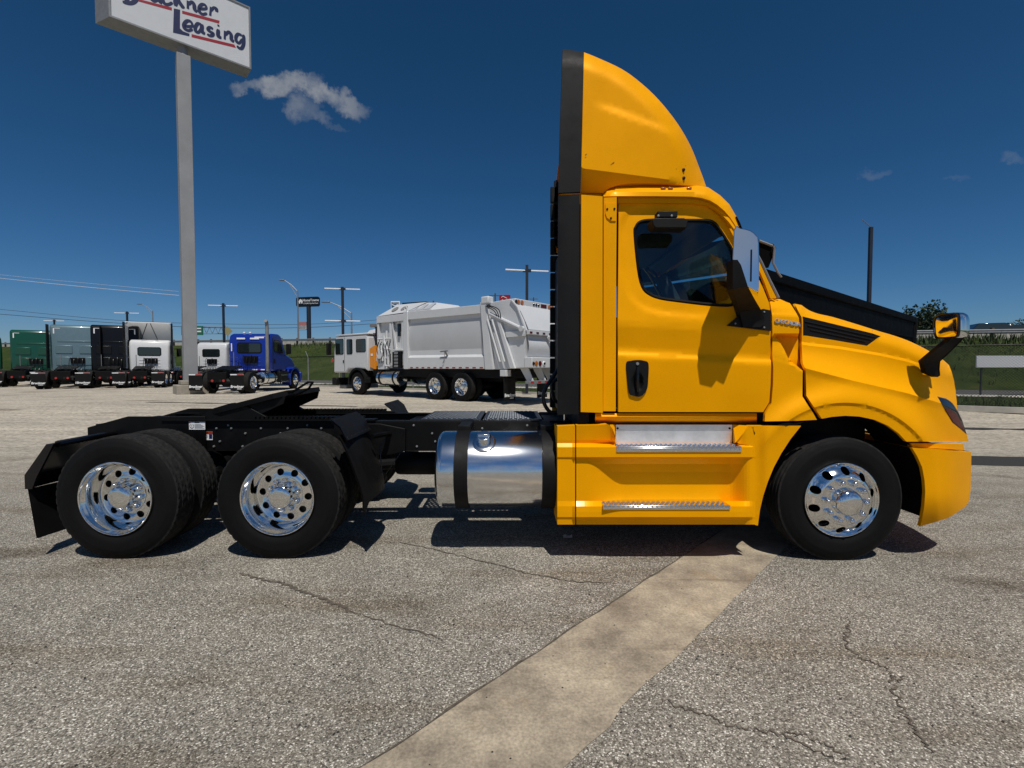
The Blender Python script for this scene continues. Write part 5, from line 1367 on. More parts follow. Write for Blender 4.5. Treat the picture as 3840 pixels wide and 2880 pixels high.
# ---- air hoses and handrail behind the cab
M['hose'] = mat('air_hose', (.008,.008,.009), .4)
mb = MB(); 
mb.tube(spline([(.60,5.0,1.85),(.50,4.98,1.62),(.42,4.96,1.50),(.335,4.95,1.36),(.33,4.95,1.24),(.40,4.95,1.14),(.50,4.95,1.16),(.55,4.95,1.28),(.56,5.0,1.45),(.60,5.05,1.6)], 6), .020, 10); tb(mb, 'air_hose', M['hose'])
mb = MB(); mb.tube(spline([(.60,5.3,1.70),(.52,5.28,1.50),(.44,5.26,1.42),(.46,5.26,1.26),(.54,5.28,1.20),(.60,5.3,1.2)], 6), .018, 10); tb(mb, 'air_hose', M['hose'])
mb = MB(); mb.tube([(.50,4.55,1.09),(.50,4.55,1.60),(.60,4.55,1.62)], .014, 8); tb(mb, 'grab_handle', M['chrome'])
mb = MB(); mb.box((.33,4.50,.98),(.6,5.84,1.06)); tb(mb, 'cab_support', M['black_frame'])

# ---- mirrors
a = [(2751,861),(2777,855),(2815,864),(2838,884),(2846,912),(2846,1078),(2838,1094),(2812,1080),(2790,1074),(2751,1074)]
ym = 3.60
a3 = [(at(u, v, ym).x, at(u, v, ym).z) for u, v in spline(a, 2, True)]
mr_ = MB().prism(a3, ym, ym+.21); mr_.v = [(x+(y-ym)*.50, y, z) for x, y, z in mr_.v]; sm_ = tb(mr_, 'side_mirror', M['chrome'], bevel=.035, smooth=45); sm_.modifiers['bevel'].segments = 4; sm_.modifiers['bevel'].angle_limit = R(60)
mb = MB(); x = at(2751,960,ym).x; mb.box((x-.004,ym+.02,at(0,1066,ym).z),(x+.01,ym+.19,at(0,872,ym).z)); mb.v = [(p[0]+(p[1]-ym)*.50, p[1], p[2]) for p in mb.v]; sub(mb, 'mirror_glass', M['chrome'], sm_, bevel=.01)
mb = MB(); p, q = at(2818,936,ym-.002), at(2812,1056,ym-.002); mb.box((p.x-.004,ym-.006,q.z),(p.x+.004,ym+.0,p.z)); sub(mb, 'seam', M['black_gloss'], sm_)
arm = [(2748,974),(2766,974),(2779,994),(2792,1034),(2805,1075),(2830,1122),(2852,1159),(2866,1191),(2868,1212),(2852,1226),(2788,1228),(2780,1200),(2774,1170),(2758,1110),(2748,1084)]
mb = MB(); n = len(arm); off = lambda v: 3.56+.36*sm(1060,1190,v); wd = lambda v: .10-.03*sm(1060,1190,v)
fr_ = [at(u, v, off(v)) for u, v in arm]; bk = [at(u, v, off(v))+Vector((0,wd(v),0)) for u, v in arm]
cf = sum(fr_, Vector())/n; cb_ = sum(bk, Vector())/n
V, E, T = delaunay_2d_cdt([Vector(p) for p in arm], [(i, (i+1) % n) for i in range(n)], [], 1, 1e-5)[:3]
mb.add([at(p.x, p.y, off(p.y)) for p in V], [tuple(t)[::-1] for t in T]); mb.add(fr_+bk, [(i, (i+1) % n, (i+1) % n+n, i+n) for i in range(n)]+[tuple(range(n, 2*n))])
sub(mb, 'mirror_arm', M['black_plastic'], sm_, 40)
bs = [(2728,1221),(2777,1181),(2863,1158),(2891,1164),(2891,1241)]
q = panel('mirror_base', bs, lambda u, v: YS-.012, M['black_plastic'], None, (), .05, 20); q.parent = sm_
for u, v in ((2758,1213),(2866,1170),(2866,1228)):
    p = at(u, v, YS-.014); sub(MB().lathe([(0,-.006),(.007,-.004),(.008,.002)], p, 8), 'bolt', M['galv'], sm_)
o = mirrored(sm_, 'side_mirror'); adopt(o); o.modifiers.clear()
# hood mirror
c = at(3566, 1222, 3.80)
Mx = Matrix.Translation(c) @ Matrix.Rotation(R(6), 4, 'Z')
hd_ = MB(); prof = spline([(-.095,-.085),(-.10,0),(-.09,.085),(-.04,.098),(.05,.095),(.095,.07),(.10,0),(.085,-.085),(.04,-.098),(-.05,-.098)], 3, True)
# shell: stacked shrinking outlines from the glass (facing back) to the rounded front
st = [(-.045,1.0),(-.02,1.03),(.02,1.02),(.055,.93),(.085,.76),(.105,.5),(.115,.2)]
hd_.grid([[Mx @ Vector((x*.95, p[0]*s*.95, p[1]*s*.98)) for p in prof+prof[:1]] for x, s in st]); hm = tb(hd_, 'hood_mirror', M['chrome'], smooth=50)
g = MB(); gp = [Mx @ Vector((-.044*.95-.018*(1-(p[0]/.1)**2-(p[1]/.1)**2)*0, p[0]*.93, p[1]*.93)) for p in prof]; g.add(gp+[Mx @ Vector((-.062,0,0))], [(i, (i+1) % len(gp), len(gp)) for i in range(len(gp))]); sub(g, 'mirror_glass', M['chrome'], hm, 60)
g = MB(); g.grid([[Mx @ Vector((x, p[0]*s, p[1]*s)) for p in prof+prof[:1]] for x, s in ((-.030,1.0),(-.048,1.0),(-.048,.90))]); sub(g, 'glass_rim', M['black_gloss'], hm, 40)
arm = [(3622,1236),(3616,1262),(3570,1310),(3521,1356),(3519,1384),(3521,1408),(3512,1414),(3474,1398),(3462,1353),(3498,1323),(3545,1286),(3586,1248)]
n = len(arm); off = lambda v: lerp(3.80, 4.02, sm(1270, 1390, v)); mb = MB()
V, E, T = delaunay_2d_cdt([Vector(p) for p in arm], [(i, (i+1) % n) for i in range(n)], [], 1, 1e-5)[:3]
fr_ = [at(u, v, off(v)) for u, v in arm]
mb.add([at(p.x, p.y, off(p.y)-.012) for p in V], [tuple(t)[::-1] for t in T]); mb.add(fr_+[p+Vector((0,.05,0)) for p in fr_], [(i, (i+1) % n, (i+1) % n+n, i+n) for i in range(n)]+[tuple(range(n, 2*n))])
mb.add([p+Vector((0,-.012,0)) for p in fr_]+fr_, [(i, (i+1) % n, (i+1) % n+n, i+n) for i in range(n)])
sub(mb, 'mirror_arm', M['black_plastic'], hm, 40)

# ---- cab interior
mb = MB(); mb.prism([(1.82,1.15),(2.30,1.15),(2.38,1.98),(2.1,2.10),(1.95,2.06),(1.80,1.90)], 4.15, 6.19); ds = tb(mb, 'dashboard', M['interior'], bevel=.03)
for y in (4.35, 5.45):
    mb = MB(); mb.prism([(.80,1.40),(1.25,1.45),(1.27,1.54),(.95,1.56),(.84,1.92),(.82,2.04),(.72,2.05),(.72,1.9)], y, y+.52); tb(mb, 'seat', M['seat'], bevel=.05)
mb = MB(); ra = Matrix.Translation((1.62,5.75,1.98)) @ Matrix.Rotation(R(-55), 4, 'Y')
mb.tube([ra @ Vector((.22*cos(2*pi*k/28), .22*sin(2*pi*k/28), 0)) for k in range(29)], .016, 8, cap=False); mb.tube([ra @ Vector((-.21,0,0)), ra @ Vector((.21,0,0))], .02, 6); mb.tube([ra @ Vector((0,0,0)), Vector((1.9,5.75,1.8))], .03, 8); tb(mb, 'steering_wheel', M['black_plastic'])
mb = MB(); mb.box((.63,4.10,1.10),(.66,6.24,2.90)); mb.box((.66,4.10,2.90),(1.72,6.24,2.93)); mb.box((.66,4.3,2.42),(1.02,6.1,2.899)); 
mb.tube([Vector((p.x-.05, 2*YC-4.16, p.z)) for p in [at(u, v, 4.10) for u, v in wsN]], .09, 8)
mb.box((.66,6.22,1.1),(2.3,6.25,2.0)); tb(mb, 'cab_lining', M['interior'])
mb = MB(); mb.prism([(1.70,2.86),(1.88,2.80),(1.90,2.84),(1.72,2.93)], 4.3, 6.05); tb(mb, 'overhead_console', M['interior'], bevel=.02)

# ---- stickers on the frame rail
def sticker(u0, v0, u1, v1, y, hdr):
    a, b = at(u0, v0, y), at(u1, v1, y); w, h = b.x-a.x, a.z-b.z
    s = tb(MB().box((a.x,y-.0015,b.z),(b.x,y,a.z)), 'warning_sticker', M['print_white'])
    def ln(x0, x1, z0, z1, m, nm='print_line'): sub(MB().box((a.x+w*x0,y-.003,b.z+h*z0),(a.x+w*x1,y-.0016,b.z+h*z1)), nm, m, s)
    if hdr:
        ln(0,1,.68,1,mat('orange_header', (.30,.035,.008), .5), 'header')
        for k in range(4): ln(.05,.70-.12*(k == 3),.54-.14*k,.60-.14*k,M['print_grey'])
        ln(.78,.98,.14,.66,M['navy'], 'pictogram')
        for k in range(7): ln(.16+.085*k,.21+.085*k,.76,.93,M['print_white'], 'header_letter')
    else:
        ln(.36,.66,.85,.96,M['print_black'])
        ln(.02,.10,.83,.95,M['sign_red'])
        for k in range(5): ln(.35,.95-.1*(k % 2)-.2*(k == 0),.66-.125*k,.72-.125*k,M['print_grey'])
        mb = MB(); c = Vector((a.x+w*.18, y-.0024, b.z+h*.45)); mb.tube([c+Vector((.020*cos(t), 0, .020*sin(t))) for t in [R(120)+k*R(300)/14 for k in range(15)]], .0022, 5); sub(mb, 'pictogram', M['print_black'], s)
        ln(.165,.195,.30,.66,M['print_black'], 'pictogram')
sticker(709, 1592, 770, 1621, 4.712, 0); sticker(738, 1628, 798, 1660, 4.736, 1)

# the rails and what is bolted to them ride a little higher
for o in list(TK.children):
    if o.name.split('.')[0] in ('frame_rail','tail_plate','cross_member','frame_bolts','fifth_wheel','deck_plate','hanger_plate','fuel_tank','warning_sticker','air_tank','quarter_fender','cab_support','grab_handle','air_hose'): o.location.z += .027
# ================================================================== OTHER VEHICLES
GZ = .38
def fibreglass():
    m, n, l, b = newmat('white_fibreglass'); b.inputs['Base Color'].default_value = (.74,.75,.75,1); b.inputs['Roughness'].default_value = .4
    t = n.new('ShaderNodeBsdfTranslucent'); t.inputs[0].default_value = (.75,.74,.70,1); x = n.new('ShaderNodeMixShader'); x.inputs[0].default_value = .35
    l.new(b.outputs[0], x.inputs[1]); l.new(t.outputs[0], x.inputs[2]); l.new(x.outputs[0], n['Material Output'].inputs[0]); return m
M['fibreglass'] = fibreglass()
WM2 = {}
def far_wheel(parent, loc, far, front=False, dual=True, name='wheel'):
    w = link(name, WM['front' if front else 'rear'], parent, loc); w.rotation_euler = (0, random.uniform(0, 3), pi if far else 0)
    link('tyre', WM['tyre_far'], w)
    if dual and not front: link('tyre', WM['tyre_far'], w, (0,.335,0))
    link('hub_cap', WM['front_hub' if front else 'rear_hub'], w); link('brake_drum', WM['drum'], w)
    return w
def bb(name, a, b, m, parent, bevel=.01): return MB().box(a, b).build(name, m, parent, 30, bevel)
def side_poly(name, pts, y0, y1, m, parent, bevel=.04, smooth=35): return MB().prism(pts, y0, y1).build(name, m, parent, smooth, bevel)
FLAP_TXT = dict(mat=M['print_white'])
flap_word = lambda: text_mesh('Bruckner', .155, .002, M['print_white'], bold=.006, shear=.15)
def flap(parent, x, y, w=.60, z0=.18, z1=.86, trim=True):
    f = bb('mud_flap', (x-.012, y-w/2, z0), (x+.012, y+w/2, z1), M['black_plastic'], parent, .004)
    t = link('lettering', flap_word(), f, (x-.016, y, z0+.17)); t.rotation_euler = (R(90), 0, R(-90))
    t = link('underline', MB().box((x-.0155,y-.20,z0+.055),(x-.0125,y+.0,z0+.085)).mesh('underline', M['print_white'], 0), f)
    bb('flap_hanger', (x-.02, y-w/2, z1+.003), (x+.03, y+w/2, z1+.07), M['galv'] if trim else M['black_frame'], parent, .005)
    return f
def tractor(label, u, Yf, heading, paint, cab='sleeper', tandem=True, back=3.4, roof=3.8, ext=True, fairing=False, stack=False, flaptrim=True, extra=None, window_m=None, blunt=0):
    """tractor standing with its tail towards us; local x runs forward from the mud flaps"""
    p = at(u, 1460, Yf); T = thing('parked_truck', label, 'truck', (p.x, Yf, GZ), R(heading), 'trucks parked along the lot')
    axles = (.80, 2.12) if tandem else (.90,)
    wm = window_m or M['glass_dark']
    # chassis
    for y in (-.43, .35):
        b = bb('frame_rail', (.06, y, .74), (back+3.4, y+.08, 1.02), M['black_frame'], T, .008)
    bb('tail_member', (.03, -.42, .70), (.10, .42, 1.0), M['black_frame'], T)
    for y in (-.30, -.16, .20):
        l = MB(); l.lathe([(0,.018),(.055,.018),(.06,.03),(0,.03)], (0,y,.62), 14, ax='x'); l.build('tail_lamp', M['lens_dark'] if y == -.16 else M['reflector_red'], T)
    l = bb('lamp_bar', (.035,-.42,.55), (.06,.42,.70), M['black_frame'], T)
    for s in (-1, 1):
        flap(T, 0, s*.92, trim=flaptrim)
        bb('reflector_strip', (-.026, s*.92-.28, .875), (-.021, s*.92-.02, .915), M['reflector_red'], T, 0)
        bb('reflector_strip', (-.026, s*.92+.0, .875), (-.021, s*.92+.28, .915), M['reflect_white'], T, 0)
        for a in axles: far_wheel(T, (a+.0, s*1.22, .51), s > 0)
    for a in axles:
        l = MB(); l.lathe([(.08,-.9),(.08,-.3),(.2,-.15),(.22,0),(.2,.15),(.08,.3),(.08,.9)], (a,0,.51), 14); l.build('drive_axle', M['black_frame'], T)
    # fifth wheel
    x0 = axles[0]-.2 if tandem else .35
    fw = MB(); fw.add([(x0,-.42,1.08),(x0+.35,-.07,1.14),(x0+.35,.07,1.14),(x0,.42,1.08),(x0+1.0,.46,1.30),(x0+1.0,-.46,1.30),
                       (x0,-.42,1.03),(x0+.35,-.07,1.09),(x0+.35,.07,1.09),(x0,.42,1.03),(x0+1.0,.46,1.25),(x0+1.0,-.46,1.25)],
                      [(0,5,4,2),(0,2,1)][0:0]+[(0,1,5),(1,2,4,5),(2,3,4),(6,11,7),(7,11,10,8),(8,10,9),(0,6,7,1),(1,7,8,2),(2,8,9,3),(3,9,10,4),(4,10,11,5),(5,11,6,0)])
    fw.build('fifth_wheel', M['black_frame'], T, 0)
    bb('fifth_wheel_mount', (x0+.35,-.40,1.025), (x0+.8,.40,1.09), M['black_frame'], T)
    # cab
    hw = 1.05 if cab == 'day' else 1.20
    L = 1.35 if cab == 'day' else 3.15; xb = back; xd = xb+L; zb = 1.02
    if cab == 'day':
        out = [(xb,zb),(xb-.02,2.55),(xb+.10,2.88),(xb+.35,2.97),(xb+1.0,2.99),(xb+1.28,2.90),(xb+1.85,2.05),(xb+1.85,zb)]
    else:
        r = blunt or .12
        out = [(xb,zb),(xb,roof-r*1.5),(xb+r*.45,roof-r*.4),(xb+r*1.6,roof),(xb+1.9,roof+.03),(xb+2.6,roof-.25),(xb+3.1,2.75),(xb+3.6,2.05),(xb+3.6,zb)]
    cabo = side_poly('cab', out, -hw, hw, paint, T, .09)
    xw = out[-1][0]
    # rear wall detail
    if cab == 'day':
        wz0, wz1 = 1.95, 2.50
        wb = MB(); wb.prism([(-.62,wz0+.08),(-.54,wz0),(.54,wz0),(.62,wz0+.08),(.62,wz1-.08),(.54,wz1),(-.54,wz1),(-.62,wz1-.08)], xb-.028, xb-.006, ax='x'); f = wb.build('rear_window', M['black_plastic'], T)
        wb = MB(); wb.prism([(-.57,wz0+.08),(-.50,wz0+.045),(.50,wz0+.045),(.57,wz0+.08),(.57,wz1-.09),(.5,wz1-.05),(-.5,wz1-.05),(-.57,wz1-.09)], xb-.036, xb-.0285, ax='x'); wb.build('pane', wm, f)
        for k in range(3): bb('stamped_rib', (xb-.020,-.55,1.25+.20*k), (xb-.002,.55,1.32+.20*k), paint, T, .008)
    else:
        for s in (-1, 1):
            for z in (1.35, 2.05): bb('stamped_panel', (xb-.03, s*.55-.38, z), (xb+.004, s*.55+.38, z+.50), paint, T, .025)
        for s in (-1, 1):
            for (y, z, w, h) in ((s*1.0, roof-.55, .03, .34), (s*.87, roof-.24, .16, .03)):
                bb('reflector_strip', (xb-.008, y-w, z), (xb-.002, y+w, z+h), M['reflect_white'], T, 0)
        bb('stamped_panel', (xb-.014, -.85, 2.75), (xb+.004, .85, 2.85), paint, T, .01)
    # air lines and post behind the cab
    for k in range(4):
        y = -.32+.2*k; h = MB(); z = 1.55+.12*(k % 2)
        h.tube(spline([(xb-.01,y,z+.1),(xb-.14,y,z+.16),(xb-.22,y,z-.1),(xb-.20,y+.04,1.2),(xb-.28,y+.05,1.05)], 4), .017, 6); h.build('air_hose', M['hose'], T)
    bb('air_line_panel', (xb-.10,-.42,1.45), (xb-.02,.25,1.80), M['black_frame'], T)
    h = MB(); h.tube([(xb-.35,.62,1.02),(xb-.35,.62,2.0)], .02, 6); h.build('hose_post', M['galv'], T)
    # side windows, doors and mirrors
    for s in (-1, 1):
        y = s*(hw+.004)
        xs = xb+(.35 if cab == 'day' else 2.15)
        win = [(xs+.10,2.02),(xs+.03,2.12),(xs+.0,2.55),(xs+.08,2.66),(xs+.62,2.66),(xs+.80,2.55),(xs+1.12,2.06),(xs+1.05,1.98)]
        w = side_poly('side_window', win, y-.006 if s > 0 else y-.012, y+.012 if s > 0 else y+.006, M['black_plastic'], T, 0)
        cx = xs+.5; cz = 2.32; w2 = [(cx+(a-cx)*.93, cz+(b-cz)*.9) for a, b in win]
        side_poly('pane', w2, y+(.0125 if s > 0 else -.017), y+(.017 if s > 0 else -.0125), wm, w, 0)
        d = [(xs-.08,1.10),(xs-.08,2.74),(xs-.06,2.76),(xs-.06,1.12),(xs+1.28,1.12),(xs+1.28,1.10)]
        side_poly('door_seam', d, y-.002, y+.003, M['black_frame'], T, 0)
        bb('door_handle', (xs+.02, y-.02, 1.42), (xs+.14, y+.02, 1.66), M['black_plastic'], T, .01)
        if cab == 'sleeper':
            side_poly('bunk_window', [(xb+.75,2.10),(xb+1.25,2.10),(xb+1.3,2.16),(xb+1.3,2.42),(xb+1.25,2.48),(xb+.75,2.48),(xb+.7,2.42),(xb+.7,2.16)], y-.006, y+.006, M['glass_dark'], T, 0)
            side_poly('bunk_window', [(xb+.75,2.95),(xb+1.25,2.95),(xb+1.3,3.0),(xb+1.3,3.2),(xb+1.25,3.26),(xb+.75,3.26),(xb+.7,3.2),(xb+.7,3.0)], y-.006, y+.006, M['glass_dark'], T, 0)
        mx = xs+1.15
        m = bb('mirror', (mx, s*(hw+.26)-.12, 1.95), (mx+.14, s*(hw+.26)+.12, 2.50), M['black_plastic'], T, .03)
        k = MB(); k.tube([(mx+.1, s*(hw-.02), 2.45),(mx+.07, s*(hw+.26), 2.44)], .015, 6).tube([(mx+.1, s*(hw-.02), 1.85),(mx+.07, s*(hw+.26), 1.96)], .015, 6); k.build('mirror_arm', M['black_plastic'], m)
    # hood, fenders, front wheels
    xh = xw+1.75
    side_poly('hood', [(xw-.02,1.0),(xw-.02,2.06),(xw+.6,1.95),(xw+1.3,1.75),(xh-.05,1.45),(xh,1.2),(xh+.02,.9),(xw+1.2,1.05)], -.82, .82, paint, T, .10)
    xa = xw+.85
    for s in (-1, 1):
        arc_o = [(xa+.74*cos(R(t)), .51+.74*sin(R(t))) for t in range(200, -20, -10)]; arc_i = [(xa+.60*cos(R(t)), .51+.60*sin(R(t))) for t in range(-10, 210, 10)]
        y0, y1 = (s*.75, s*1.20) if s > 0 else (s*1.20, s*.75)
        k = MB()
        A = arc_o; n = len(A)
        for i in range(n-1):
            a, b = A[i], A[i+1]; q = lambda p_, f: (xa+(p_[0]-xa)*f, p_[1] if False else .51+(p_[1]-.51)*f)
            ai, bi = q(a,.86), q(b,.86)
            k.add([(a[0],y0,a[1]),(b[0],y0,b[1]),(bi[0],y0,bi[1]),(ai[0],y0,ai[1]),(a[0],y1,a[1]),(b[0],y1,b[1]),(bi[0],y1,bi[1]),(ai[0],y1,ai[1])], [(0,1,2,3),(7,6,5,4),(0,4,5,1),(3,2,6,7)])
        k.build('fender', paint, T, 40)
        far_wheel(T, (xa, s*1.20, .51), s > 0, True)
        bb('side_skirt' if cab == 'sleeper' else 'step_box', (xw-1.1, s*1.10-.10, .42), (xw-.05, s*1.10+.10, 1.0), paint if cab == 'sleeper' else M['black_plastic'], T, .03)
        for z in (.46, .80): bb('step_tread', (xw-1.0, s*1.19-.05, z), (xw-.15, s*1.19+.06, z+.03), M['alu'], T, .004)
        t = MB(); xt0, xt1 = xb-.05, xw-1.2 if cab == 'sleeper' else xb+.75
        if cab == 'day': xt0 = xb-.75; xt1 = xb+.55
        t.lathe([(0,xt0),(.25,xt0),(.30,xt0+.03),(.31,xt0+.06),(.31,xt1-.06),(.30,xt1-.03),(.25,xt1),(0,xt1)], (0,s*.86,.68), 32, ax='x'); ft = t.build('fuel_tank', M['alu'], T, 40)
        for xx in (lerp(xt0,xt1,.22), lerp(xt0,xt1,.78)):
            k = MB(); k.lathe([(.312,xx-.03),(.318,xx-.03),(.318,xx+.03),(.312,xx+.03)], (0,s*.86,.68), 32, ax='x'); k.build('tank_strap', M['black_frame'], ft, 0)
    bb('bumper', (xh-.05,-1.18,.42), (xh+.15,1.18,.95), paint, T, .08)
    bb('engine', (xw-.2,-.42,.5), (xh-.2,.42,1.0), M['black_frame'], T)
    # side extenders and roof fairing
    if ext:
        for s in (-1, 1):
            y = s*(1.23 if (fairing or cab == 'sleeper') else 1.12)
            side_poly('side_extender', [(xb-.45,1.15),(xb-.40,roof-.02),(xb-.02,roof-.02),(xb-.02,1.15)], y-.025, y+.025, M['black_plastic'], T, .01)
    if fairing:
        # hollow fairing: a curved shell open at the rear, seen from inside
        k = MB(); n = 14; rows_o = []
        for i in range(n+1):
            a = i/n; x = lerp(xb-.05, xb+1.75, a); zt = roof-.0-(roof-3.02)*a**2.2; w = lerp(1.22, .95, a**1.5); row = []
            for j in range(17):
                t = -1+2*j/16; yy = w*math.copysign(min(1, abs(t)*1.35), t); zz = 2.95 if abs(t) == 1 else zt-(.0 if abs(t) < .7 else (zt-2.95)*((abs(t)-.7)/.3))
                row.append((x, yy, zz))
            rows_o.append(row)
        k.grid(rows_o); f = k.build('roof_fairing', M['fibreglass'], T, 40)
        for s in (-1, 1):
            b = MB(); b.tube([(xb-.02, s*.08, roof-.05),(xb+.1, s*.42, 3.0)], .022, 6); b.build('fairing_strut', M['black_frame'], f)
        b = MB(); b.box((xb-.06,-1.2,roof-.02),(xb+.02,1.2,roof+.03)); b.build('fairing_lip', M['reflect_white'], f)
        # fairing closes down both flanks behind the cab
        for s in (-1, 1): side_poly('flank_panel', [(xb-.05,1.15),(xb-.05,3.0),(xb+.3,3.0),(xb+.3,1.15)], s*1.19-.02, s*1.19+.02, paint, T, .005)
    if stack:
        s = -1
        k = MB(); k.tube(spline([(xb+.25,-.86,.98),(xb-.02,-.90,1.10),(xb-.14,-.95,1.35),(xb-.16,-.97,1.8),(xb-.16,-.97,2.9),(xb-.16,-.97,3.35),(xb-.20,-.97,3.52),(xb-.30,-.97,3.58)], 5), .085, 16); k.build('exhaust_stack', M['galv'], T)
        k = MB(); k.tube([(xb-.12,.55,1.05),(xb-.12,.55,1.75),(xb-.12,.95,1.75),(xb-.12,.95,1.05)], .02, 6); k.build('grab_rail', M['chrome'], T)
        bb('reflector_strip', (xb+.03,-.72,2.72), (xb+.045,-.24,2.80), M['reflect_white'], T, 0)
        for y0, y1, z0, z1 in ((-.5,-.05,2.66,2.74),(.20,.62,2.66,2.74),(.86,.91,2.05,2.45),(-.91,-.86,2.1,2.45)): bb('reflector_strip', (xb-.045,y0,z0), (xb-.022,y1,z1), M['reflect_white'], T, 0)
        for y0, y1 in ((.35,.6),(-.38,-.12),(-.75,-.55)): bb('reflector_strip', (xb-.012,y0,1.08), (xb-.006,y1,1.13), M['reflect_white'], T, 0)
        bb('reflector_strip', (xb-.012,-.54,1.08), (xb-.006,-.40,1.13), M['reflector_red'], T, 0)
        for y in (.45, .15, -.75): bb('roof_lamp', (xb+.35,y-.05,2.985), (xb+.45,y+.05,3.06), M['reflect_white'], T, .02)
    return T
tractor('dark green sleeper truck at the far left edge, seen partly from the side', -42, 30.5, 146, M['dark_green'], roof=3.45, ext=False, back=3.2, blunt=.5)
tractor('green sleeper truck with a bright white corner mark on its back wall', 62, 29.6, 120, M['green'], roof=3.72, ext=False, back=3.3)
tractor('grey blue sleeper truck with tall black side extenders', 228, 26.8, 119, M['slate'], roof=3.80, back=3.0)
tractor('black sleeper truck parked between the grey blue and the white truck', 392, 27.7, 119, M['black_paint'], roof=3.86, ext=False, back=2.9)
tractor('white day cab truck with a hollow white roof fairing behind its rear window', 520, 28.0, 116, M['white_truck'], cab='day', roof=4.05, back=2.9, fairing=True)
tractor('white day cab truck without fairing, half hidden by the tall sign pole', 690, 31.0, 90, M['white_truck'], cab='day', roof=2.9, back=2.9, ext=False)
tractor('blue day cab truck with a tall grey exhaust stack', 812, 21.7, 92, M['blue'], cab='day', tandem=False, roof=3.0, back=3.0, ext=False, stack=True, flaptrim=True)

# ------------------------------------------------------------------ garbage truck
hd = Vector((-.78, .63, 0)).normalized(); base = Vector((-2.39, 17.75, GZ))
lft = Vector((-hd.y, hd.x, 0)); org = base-lft*1.22       # near flank is the left one; origin on the centre line
GT = thing('garbage_truck', 'white garbage truck with a long box body and an orange arm behind its cab', 'truck', org, atan2(hd.y, hd.x))
W = M['white_truck']
for y in (-.43,.35): bb('frame_rail', (-2.6,y,.72), (7.4,y+.08,1.0), M['black_frame'], GT)
for a in (-.70, .72):
    for s in (-1, 1): far_wheel(GT, (a, s*1.22, .53), s > 0).scale = (1.04,1,1.04)
    l = MB(); l.lathe([(.08,-.9),(.2,-.15),(.22,0),(.2,.15),(.08,.9)], (a,0,.51), 14); l.build('drive_axle', M['black_frame'], GT)
for s in (-1, 1): far_wheel(GT, (5.82, s*1.22, .51), s > 0, True)
bb('under_body', (-2.9,-1.0,.86), (4.9,1.0,1.17), M['black_frame'], GT)
# body: floor skirt, top rail, recessed curved side, posts
yb = 1.24
side_poly('body_shell', [(-1.95,1.18),(-1.75,3.42),(2.25,3.44),(2.25,1.18)], -yb+.09, yb-.09, W, GT, .03)
for s in (-1, 1):
    y0, y1 = (yb-.088, yb) if s > 0 else (-yb, -yb+.088)
    f = lambda a: sorted(a)
    side_poly('top_rail', [(-1.72,3.10),(-1.74,3.40),(2.22,3.42),(2.22,3.12)], y0, y1, W, GT, .01)
    side_poly('lower_skirt', [(-1.93,1.18),(-1.90,1.58),(2.22,1.60),(2.22,1.18)], y0, y1, W, GT, .01)
    k = MB(); k.add([(-1.90,y1 if s > 0 else y0,1.585),(2.22,y1 if s > 0 else y0,1.605),(2.22,y0-.05 if s > 0 else y1+.05,1.76),(-1.86,y0-.05 if s > 0 else y1+.05,1.74)], [(0,1,2,3)]); k.build('skirt_slope', W, GT, 0)
    side_poly('front_post', [(2.23,1.16),(2.23,3.46),(2.50,3.46),(2.50,1.16)], y0-.02, y1+.02, W, GT, .015)
    side_poly('rear_post', [(-2.28,1.16),(-1.92,1.16),(-1.70,3.47),(-1.98,3.47)], y0-.02, y1+.04, W, GT, .015)
    k = 0; x = -1.8
    while x < 2.2:
        bb('reflector_strip', (x, (y1 if s > 0 else y0-.004), 1.20), (x+.16, (y1+.004 if s > 0 else y0), 1.245), M['reflector_red'], GT, 0); x += .34
    l = MB(); l.lathe([(0,-.02),(.06,-.015),(.075,.0)], (.25, (y1 if s > 0 else y0-.0), 1.30), 14); l.build('side_lamp', M['lens_red'], GT)
k = MB(); k.grid([[(x, yb-.085+.05*sin(pi*t)-.02, lerp(1.76,3.10,t)) for x in (-1.70,-.5,1,2.2)] for t in [i/8 for i in range(9)]]); k.build('side_panel', mat('white_panel_paint', (.50,.51,.52), .38, coat=.2, var=.05, vscale=1.2), GT, 60)
k = MB(); k.tube([(-.1,yb+.06,1.84),(.28,yb+.06,1.82)], .03, 8).tube([(.05,yb+.05,1.82),(.02,yb-.05,1.66)], .035, 6).tube(spline([(.05,yb+.06,1.8),(.1,yb+.05,1.5),(.2,yb+.03,1.38)], 4), .012, 5); k.build('side_latch', M['galv'], GT)
